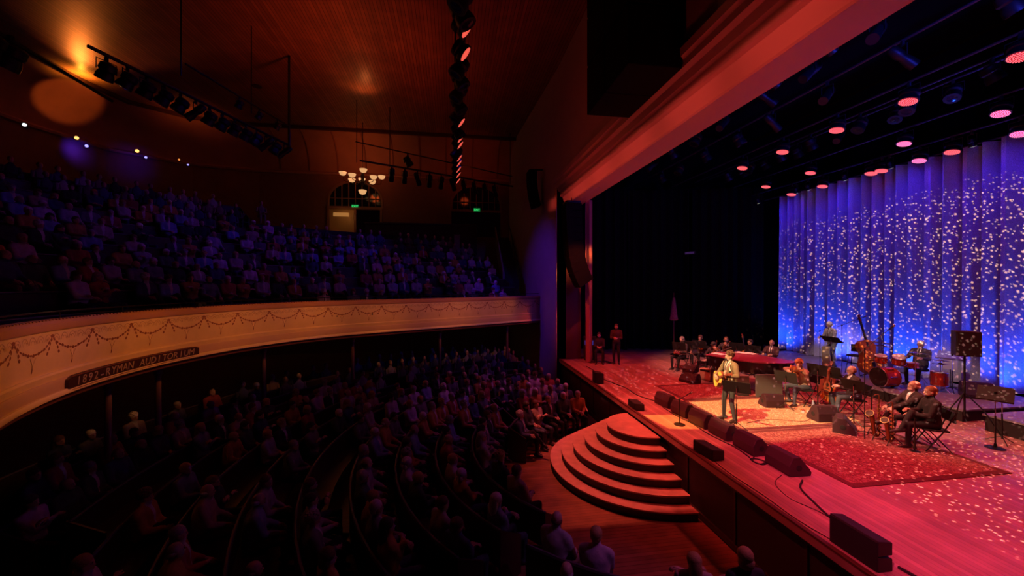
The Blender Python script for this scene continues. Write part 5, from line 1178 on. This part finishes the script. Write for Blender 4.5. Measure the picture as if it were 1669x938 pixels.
# ---- chandelier
t = thing('chandelier', 'chandelier of upturned frosted glass bowls with one bowl hanging below', 'chandelier', (-5.35, 24.8, 10.9)); t.scale = (.88, .88, .88)
BOWL = mat('frosted_glass_bowl', (.6, .45, .3), .4, emit=(1, .50, .20), es=.75); BRZ = mat('dark_bronze', (.06, .03, .02), .4, .6)
MB().cyl((0, 0, -.1), (0, 0, 3.98), .025, n=8).build('stem', BRZ, t); MB().lathe([(.05, -.35), (.16, -.15), (.10, .1), (.14, .3), (.04, .5)], n=14).build('hub', BRZ, t)
for i in range(8):
    a = 2*pi*i/8+.25; r = 1.25 if i % 2 == 0 else .95; z = .22 if i % 2 == 0 else -.02
    MB().tube([(.1*cos(a), .1*sin(a), 0), (.5*r*cos(a), .5*r*sin(a), -.22), (.95*r*cos(a), .95*r*sin(a), -.12), (r*cos(a), r*sin(a), z)], .02, 6).build('arm', BRZ, t)
    MB().lathe([(.05, 0), (.16, .05), (.23, .17), (.25, .24), (.22, .24), (.14, .08)], (r*cos(a), r*sin(a), z), n=14).build('glass_bowl', BOWL, t)
MB().lathe([(.04, -.95), (.18, -.9), (.26, -.74), (.27, -.66), (.05, -.6)], n=14).build('glass_bowl', BOWL, t); MB().cyl((0, 0, -.65), (0, 0, -.3), .02, n=6).build('drop_stem', BRZ, t)
point('chandelier_lamp', (-5.4, 24.8, 11.9), (1, .40, .12), 10, .3)
# ---- lamps at the back of the balcony
def glow(c, e): return mat('lens_glow_%s' % c, (.8, .8, .8), .3, emit=e[0], es=e[1])
for lb, x, y, z, c, e, r in [('small white spotlight at the far left of the rear wall', -19.1, 20.85, 11.85, 'white', ((.9, .95, 1), 2.2), .07), ('amber lamp of the left pair on the rear wall', -18.9, 23.1, 12.1, 'amber', ((1, .42, .12), 2.2), .085),
                          ('blue-white lamp of the left pair on the rear wall', -18.3, 22.9, 11.65, 'blue', ((.30, .26, 1), 2.2), .07), ('amber lamp of the right pair on the rear wall', -16.6, 23.7, 11.75, 'amber', ((1, .36, .05), 1.7), .085),
                          ('blue-white lamp of the right pair on the rear wall', -16.6, 24.3, 11.6, 'blue', ((.30, .26, 1), 2.2), .06), ('dim orange lamp beside the doorway at the rear corner', -15.4, 25.0, 11.75, 'dimorange', ((1, .3, .06), 1.2), .05), ('small blue lamp nearest the rear corner', -15.3, 25.6, 11.65, 'blue', ((.30, .26, 1), 2.2), .045)]:
    t = thing('follow_spot_lamp', lb, 'lamp', (x, y, z)); basis(t, (x, y, z), V((0, 0, 4.65))-V((x, y, z)), (0, 0, 1))
    MB().lathe([(r*1.1, -.35), (r*1.35, -.05), (r*1.35, .02), (r*1.2, .02), (r*1.1, -.02)], n=14).build('housing', BLKM, t); MB().lathe([(r, -.01), (r*.9, .012), (r*.1, .02)], n=14).build('lens', glow(c, e), t); MB().tube([(.0, -r*1.4, -.1), (-r*2, -r*1.4, -.1), (-r*2, r*1.4, -.1), (0, r*1.4, -.1)], .012, 5).build('yoke', BLK, t)
spot('rear_halo_fill', (-18.55, 23.0, 11.6), (-19.5, 23.5, 11.5), (.06, .02, 1), 30, 110, 1, .04); spot('rear_halo_fill', (-17.2, 24.6, 11.6), (-18.2, 25.6, 11.5), (.06, .02, 1), 14, 110, 1, .04)  # unseen spots added to light the wall as the lamps' glare halo
for i, (x, y) in enumerate([(.9, 24.6), (1.7, 24.9)]): tag(MB().lathe([(.06, 0), (.07, .02), (.02, .05)], (x, y, 2.42), n=10).build('ceiling_lamp', mat('warm_lamp_glow', (.8, .6, .3), .4, emit=(1, .5, .15), es=5)), ['small warm lamp under the balcony at left', 'bright warm lamp under the balcony by the last column'][i], 'light')
# ---- lighting fixtures
def fixture(kind):
    """black theatrical lantern hanging from z=0, beam axis along local -Z tilted; returns list of (name, mesh)"""
    out = []
    b = MB(); M = Matrix.Translation((0, 0, -.34)) @ Matrix.Rotation(radians(kind['tilt']), 4, 'Y')
    L_ = kind['L']; r = kind['r']
    b.lathe([(r*.55, L_*.5), (r*.9, L_*.42), (r, L_*.1), (r*.8, -.0), (r*1.0, -L_*.25), (r*1.02, -L_*.5), (r*.9, -L_*.5)], M=M, n=14); out.append(('body', b.mesh('fixture_body', BLK)))
    y = MB(); y.tube([(0, r*1.15, -.34), (0, r*1.15, -.10), (0, -r*1.15, -.10), (0, -r*1.15, -.34)], .012, 5); out.append(('yoke', y.mesh('fixture_yoke', BLK)))
    c = MB(); c.box((0, 0, -.04), (.05, .06, .10)); out.append(('clamp', c.mesh('fixture_clamp', BLKM)))
    l = MB(); l.lathe([(r*.86, 0), (r*.86, -.01), (r*.2, -.016)], M=M @ Matrix.Translation((0, 0, -L_*.47)), n=16); out.append(('lens', l.mesh('fixture_lens', kind.get('lens', GLS))))
    if kind.get('led'):
        d = MB(); pts = [(0, 0)]
        for rr, nn in ((.22, 6), (.42, 12), (.62, 18), (.80, 24)): pts += [(rr*r*cos(2*pi*q/nn), rr*r*sin(2*pi*q/nn)) for q in range(nn)]
        for px_, py_ in pts: d.lathe([(r*.062, 0), (r*.062, -.006)], (px_, py_, 0), n=6, M=M @ Matrix.Translation((0, 0, -L_*.50-.012)))
        out.append(('led', d.mesh('fixture_led', kind['led'], False)))
    return out
LEDR = mat('led_red_pink', (.8, .1, .15), .4, emit=(1, .12, .13), es=2.4); LEDP = mat('led_pink', (.8, .2, .4), .4, emit=(1, .20, .42), es=2.4)
LREDG = mat('truss_red_lens', (.5, .1, .08), .4, emit=(1, .12, .08), es=.9)
FX = {'wash': fixture(dict(tilt=-14, L=.26, r=.20, lens=mat('wash_lens_red', (.3, .02, .03), .3, emit=(.9, .02, .03), es=.25), led=LEDR)), 'washp': fixture(dict(tilt=-16, L=.26, r=.20, lens=mat('wash_lens_pink', (.3, .02, .08), .3, emit=(.9, .02, .10), es=.25), led=LEDP)),
      'prof': fixture(dict(tilt=48, L=.62, r=.11)), 'trussw': fixture(dict(tilt=-52, L=.34, r=.22, lens=LREDG)), 'head': fixture(dict(tilt=30, L=.40, r=.17)), 'white': fixture(dict(tilt=20, L=.24, r=.09, lens=mat('warm_white_lens', (.5, .5, .4), .3, emit=(.9, 1, .75), es=1.2)))}
def place_fx(kind, name, label, cat, loc, rz, group, s=1.):
    t = thing(name, label, cat, loc, radians(rz), group); t.scale = (s, s, s)
    for n_, me in FX[kind]:
        o = bpy.data.objects.new(n_, me); C.objects.link(o); o.parent = t
        if n_ == 'led': o['kind'] = 'stuff'
# stage rig battens and washes
RIGM = mat('rig_pipe', (.10, .10, .12), .35, .7)
nb = 0
for x, z, lb in [(6.6, 10.0, 'nearest the arch'), (7.4, 9.9, 'second from the arch'), (8.5, 10.1, 'third from the arch'), (9.6, 9.9, 'fourth from the arch'), (11.1, 9.62, 'carrying the first row of red washes'), (12.4, 9.9, 'between the rows of washes'), (13.2, 10.1, 'ahead of the middle row of washes'), (14.3, 9.62, 'carrying the middle row of red washes'), (15.15, 9.18, 'just before the top of the curtain'), (15.7, 8.90, 'holding the blue curtain')]:
    MBt = MB().cyl((x, 1.0, z), (x, 18.6, z), .03, n=8); o = MBt.build('batten', RIGM); tag(o, 'horizontal rig pipe %s' % lb, 'pipe', 'rig pipes above the stage')
rx_ = random.Random(5)
wash = [(11.1, 6.15, 'wash'), (11.1, 8.07, 'wash'), (11.1, 9.88, 'wash'), (11.1, 11.78, 'wash'), (11.1, 13.64, 'wash'), (14.3, 8.28, 'washp'), (14.3, 10.51, 'washp'), (14.3, 13.83, 'wash'), (14.3, 16.1, 'wash')]
for i, (x, y, kd) in enumerate(wash): place_fx(kd, 'led_wash_light', '%s LED wash light glowing %s, %s from the camera in the %s row' % ('large' if i in (0, 5) else 'round', 'red' if kd == 'wash' else 'pink', ORD[i if i < 5 else i-5].replace('front', 'first'), 'nearer' if i < 5 else 'middle'), 'light', (x, y, 9.60), 180, 'LED wash lights above the stage')
for i, (y, kd) in enumerate([(8.4, 'washp'), (9.85, 'wash'), (10.7, 'washp'), (11.85, 'wash'), (12.2, 'wash'), (14.1, 'wash'), (15.6, 'wash')]): place_fx(kd, 'led_wash_light', 'LED wash light over the curtain top, %s from the camera in the rear row' % ORD[i].replace('front', 'first'), 'light', (15.15, y, 9.16), 180, 'LED wash lights above the stage')
for i, y in enumerate([7.9, 9.4, 11.6, 13.2, 14.8, 15.4, 17.6]): place_fx('white', 'small_spotlight', 'small pale spotlight on the pipe before the curtain, %s from the camera' % ORD[i].replace('front', 'first'), 'light', (15.15, y, 9.16), 180, 'small pale spotlights above the curtain')
n_ = 0
for x, z in [(6.6, 10.0), (7.4, 9.9), (8.5, 10.1), (9.6, 9.9), (12.4, 9.9), (13.2, 10.1)]:
    y = 3.0+rx_.random()
    rowname = {6.6: 'pipe nearest the arch', 7.4: 'second pipe from the arch', 8.5: 'third pipe from the arch', 9.6: 'fourth pipe from the arch', 12.4: 'pipe between the wash rows', 13.2: 'pipe ahead of the middle washes'}[x]; q = 0
    while y < 17:
        place_fx(rx_.choice(['prof', 'head', 'head']), 'stage_lantern', 'dark unlit lantern on the %s, %s from the camera' % (rowname, ORD[q].replace('front', 'first')), 'light', (x, y, z-.02), rx_.choice([0, 180, 160, 20]), 'dark lanterns in the rig above the stage'); y += rx_.uniform(1.2, 1.8); q += 1
spot('rig_blue_lamp', (7.0, 2.0, 8.6), (7.3, 6, 10.2), (.04, .05, 1), 1500, 120, 1, .2)
spot('rig_blue_lamp', (13.0, 7.0, 8.4), (11, 10, 10.2), (.04, .05, 1), 330, 140, 1, .2)
# front-of-house truss seen end-on above the camera
t = thing('lighting_truss', 'black lighting truss pipe running away from the camera below the ceiling', 'truss', (.2, 16, 10.95))
for a, b in ((-.12, .12), (.12, .12), (0, -.1)): MB().cyl((a, -10.5, b), (a, 8.5, b), .026, n=6).build('chord', BLK, t)
for i in range(19): MB().tube([(-.12, -10+i, .12), (.12, -9.5+i, .12), (0, -9+i, -.1), (-.12, -9+i, .12)], .01, 4).build('brace', BLK, t)
for i, y in enumerate([9.0, 9.95, 14.2, 15.8, 16.5, 18.2, 19.0, 20.0, 21.0, 22.2]): place_fx('trussw', 'truss_wash_light', 'red-lit wash light on the end-on truss, %s from the camera' % ORD[i].replace('front', 'first'), 'light', (.2, y, 10.88), 0, 'red-lit wash lights on the end-on truss')
for i, y in enumerate([8.0, 8.5, 10.6, 11.2, 12.0, 12.8, 13.5, 15.0, 17.4]): place_fx('head', 'truss_lantern', 'dark lantern on the end-on truss, %s from the camera' % ORD[i].replace('front', 'first'), 'light', (.2, y, 10.87), 180*(i % 2), 'dark lanterns on the end-on truss', 1.25)
# house pipes
def pipe(label, a, b, r=.035):
    o = MB().cyl(a, b, r, n=8).build('pipe', BLK); return tag(o, label, 'pipe', 'house lighting pipes')
def along(a, b, n, kd, lab, grp, rz, s=1., j=.0):
    a, b = V(a), V(b)
    for i in range(n): p = a.lerp(b, (i+.5+rx_.uniform(-j, j))/n); place_fx(kd if kd != 'mix' else rx_.choice(['prof', 'head']), 'house_lantern', '%s lantern counted from the camera on the %s' % (ORD[i % 14].replace('front', 'first'), lab), 'light', (p.x, p.y, p.z-.03), rz+rx_.uniform(-25, 25), grp, s)
pipe('long lower house pipe crowded with lanterns left of the chandelier', (-9.0, 11.3, 10.6), (-6.9, 18.1, 10.6), .05); pipe('upper house pipe over the crowded one', (-8.2, 13.6, 11.5), (-6.9, 18.0, 11.4))
along((-9.0, 11.5, 10.6), (-6.9, 18.0, 10.6), 14, 'mix', 'crowded house pipe', 'lanterns on the crowded house pipe', 0, 1.1, .0)
along((-7.75, 15.1, 11.46), (-6.95, 17.8, 11.4), 3, 'head', 'upper house pipe', 'lanterns on the upper house pipe', 0, .75)
pipe('house pipe crossing in front of the chandelier', (-4.8, 21.6, 11.15), (3.9, 25.2, 11.0), .05); pipe('thin upper pipe over the chandelier pipe', (-5.2, 22.4, 12.4), (3.9, 25.4, 11.7))
along((-3.6, 22.1, 11.1), (3.0, 24.9, 11.0), 10, 'prof', 'pipe crossing before the chandelier', 'lanterns on the pipe before the chandelier', 270, 1.25)
along((-3.9, 22.8, 12.25), (1.6, 24.6, 12.0), 2, 'head', 'thin upper pipe', 'lanterns on the thin upper pipe', 180, 1.3)
pipe('vertical rod hanging from the ceiling at the end of the crowded pipe', (-6.88, 18.0, 14.4), (-6.88, 18.0, 10.55), .05)
for i, (x, y) in enumerate([(-5.0, 21.8), (-3.4, 22.4), (3.7, 25.1), (-8.3, 13.56), (-7.5, 16.15)]): pipe(['thin rod left of the chandelier holding the cross pipe', 'thin rod right of the chandelier holding the cross pipe', 'thin rod by the proscenium wall holding the cross pipe', 'thin rod halfway along the crowded pipe', 'second thin rod halfway along the crowded pipe'][i], (x, y, 14.4), (x, y, 11.1), .02)
pipe('dark pipe across the amber glow at the upper left', (-13.1, 13.2, 12.0), (-13.5, 18.0, 12.0), .06)
along((-13.0, 12.4, 12.1), (-13.1, 14.2, 12.1), 3, 'head', 'pipe across the amber glow', 'lanterns at the upper left corner', 0, 1.8)
# ---- flown loudspeakers
SPK = mat('flown_speaker_black', (.006, .005, .005), .9, spec=.1)
t = thing('line_array', 'tall curved black line array hanging at the far side of the stage arch', 'speaker', (5.05, 15.9, 8.0))
x, z, a = -.15, 0., radians(2)
for i in range(11):
    hh = .31; M = Matrix.Translation((x, 0, z-hh/2)) @ Matrix.Rotation(-a, 4, 'Y')
    o = MB().loft([[(-.30, -.38, -hh/2-.02), (-.30, .38, -hh/2-.02), (-.30, .38, hh/2-.005), (-.30, -.38, hh/2-.005)], [(.38, -.34, -hh/2+.015), (.38, .34, -hh/2+.015), (.38, .34, hh/2-.015), (.38, -.34, hh/2-.015)]], M=M).build('speaker_cabinet', SPK, t, smooth=False)
    z -= hh*cos(a); x += hh*sin(a); a += radians(.6 if i < 5 else 5)
MB().box((-.1, 0, .06), (.6, .6, .08)).build('flying_frame', BLK, t, smooth=False); MB().cyl((-.1, 0, .1), (-.1, 0, .28), .02, n=6).build('hanging_chain', BLK, t)
t = thing('wall_line_array', 'short black speaker column mounted on the far proscenium wall', 'speaker', (4.0, 19.6, 10.4))
x, z, a = 0, 0., 0
for i in range(6):
    M = Matrix.Translation((x, 0, z-.16)) @ Matrix.Rotation(-a, 4, 'Y'); MB().box((0, 0, 0), (.42, .62, .29), M=M).build('speaker_cabinet', SPK, t, smooth=False); z -= .31*cos(a); x += .31*sin(a); a += radians(3.5)
MB().tube([(.7, 0, .1), (-.1, 0, .06)], .05, 6).build('wall_bracket', BLK, t)
t = thing('centre_cluster', 'large square black centre speaker cluster hanging before the arch header', 'speaker', (4.0, 8.45, 8.95))
for i in range(3):
    for j in range(2): bevel(MB().box((-.02+.0*i, -.6+1.2*j, .62+1.24*i), (1.15, 1.18, 1.20)).build('speaker_cabinet', SPK, t, smooth=False), .02)
MB().box((0, 0, 3.78), (1.2, 2.4, .12)).build('flying_frame', BLK, t, smooth=False)
for s_ in (-1, 1): MB().cyl((0, s_*.9, 3.8), (0, s_*.9, 5.45), .03, n=6).build('hanging_chain', BLK, t)
for i, (x, y) in enumerate([(-1.5, 9.2), (-4, 12.5), (2.2, 11.5), (-9.5, 21)]): tag(MB().lathe([(.22, 0), (.22, -.03), (.12, -.05)], (x, y, 14.4), n=16).build('ceiling_grille', mat('grille_dark', (.05, .02, .015), .8)), 'round ceiling grille '+['nearest the end-on truss', 'in the middle of the ceiling', 'near the centre cluster', 'towards the far left of the ceiling'][i], 'grille')
# compute nothing beyond this point
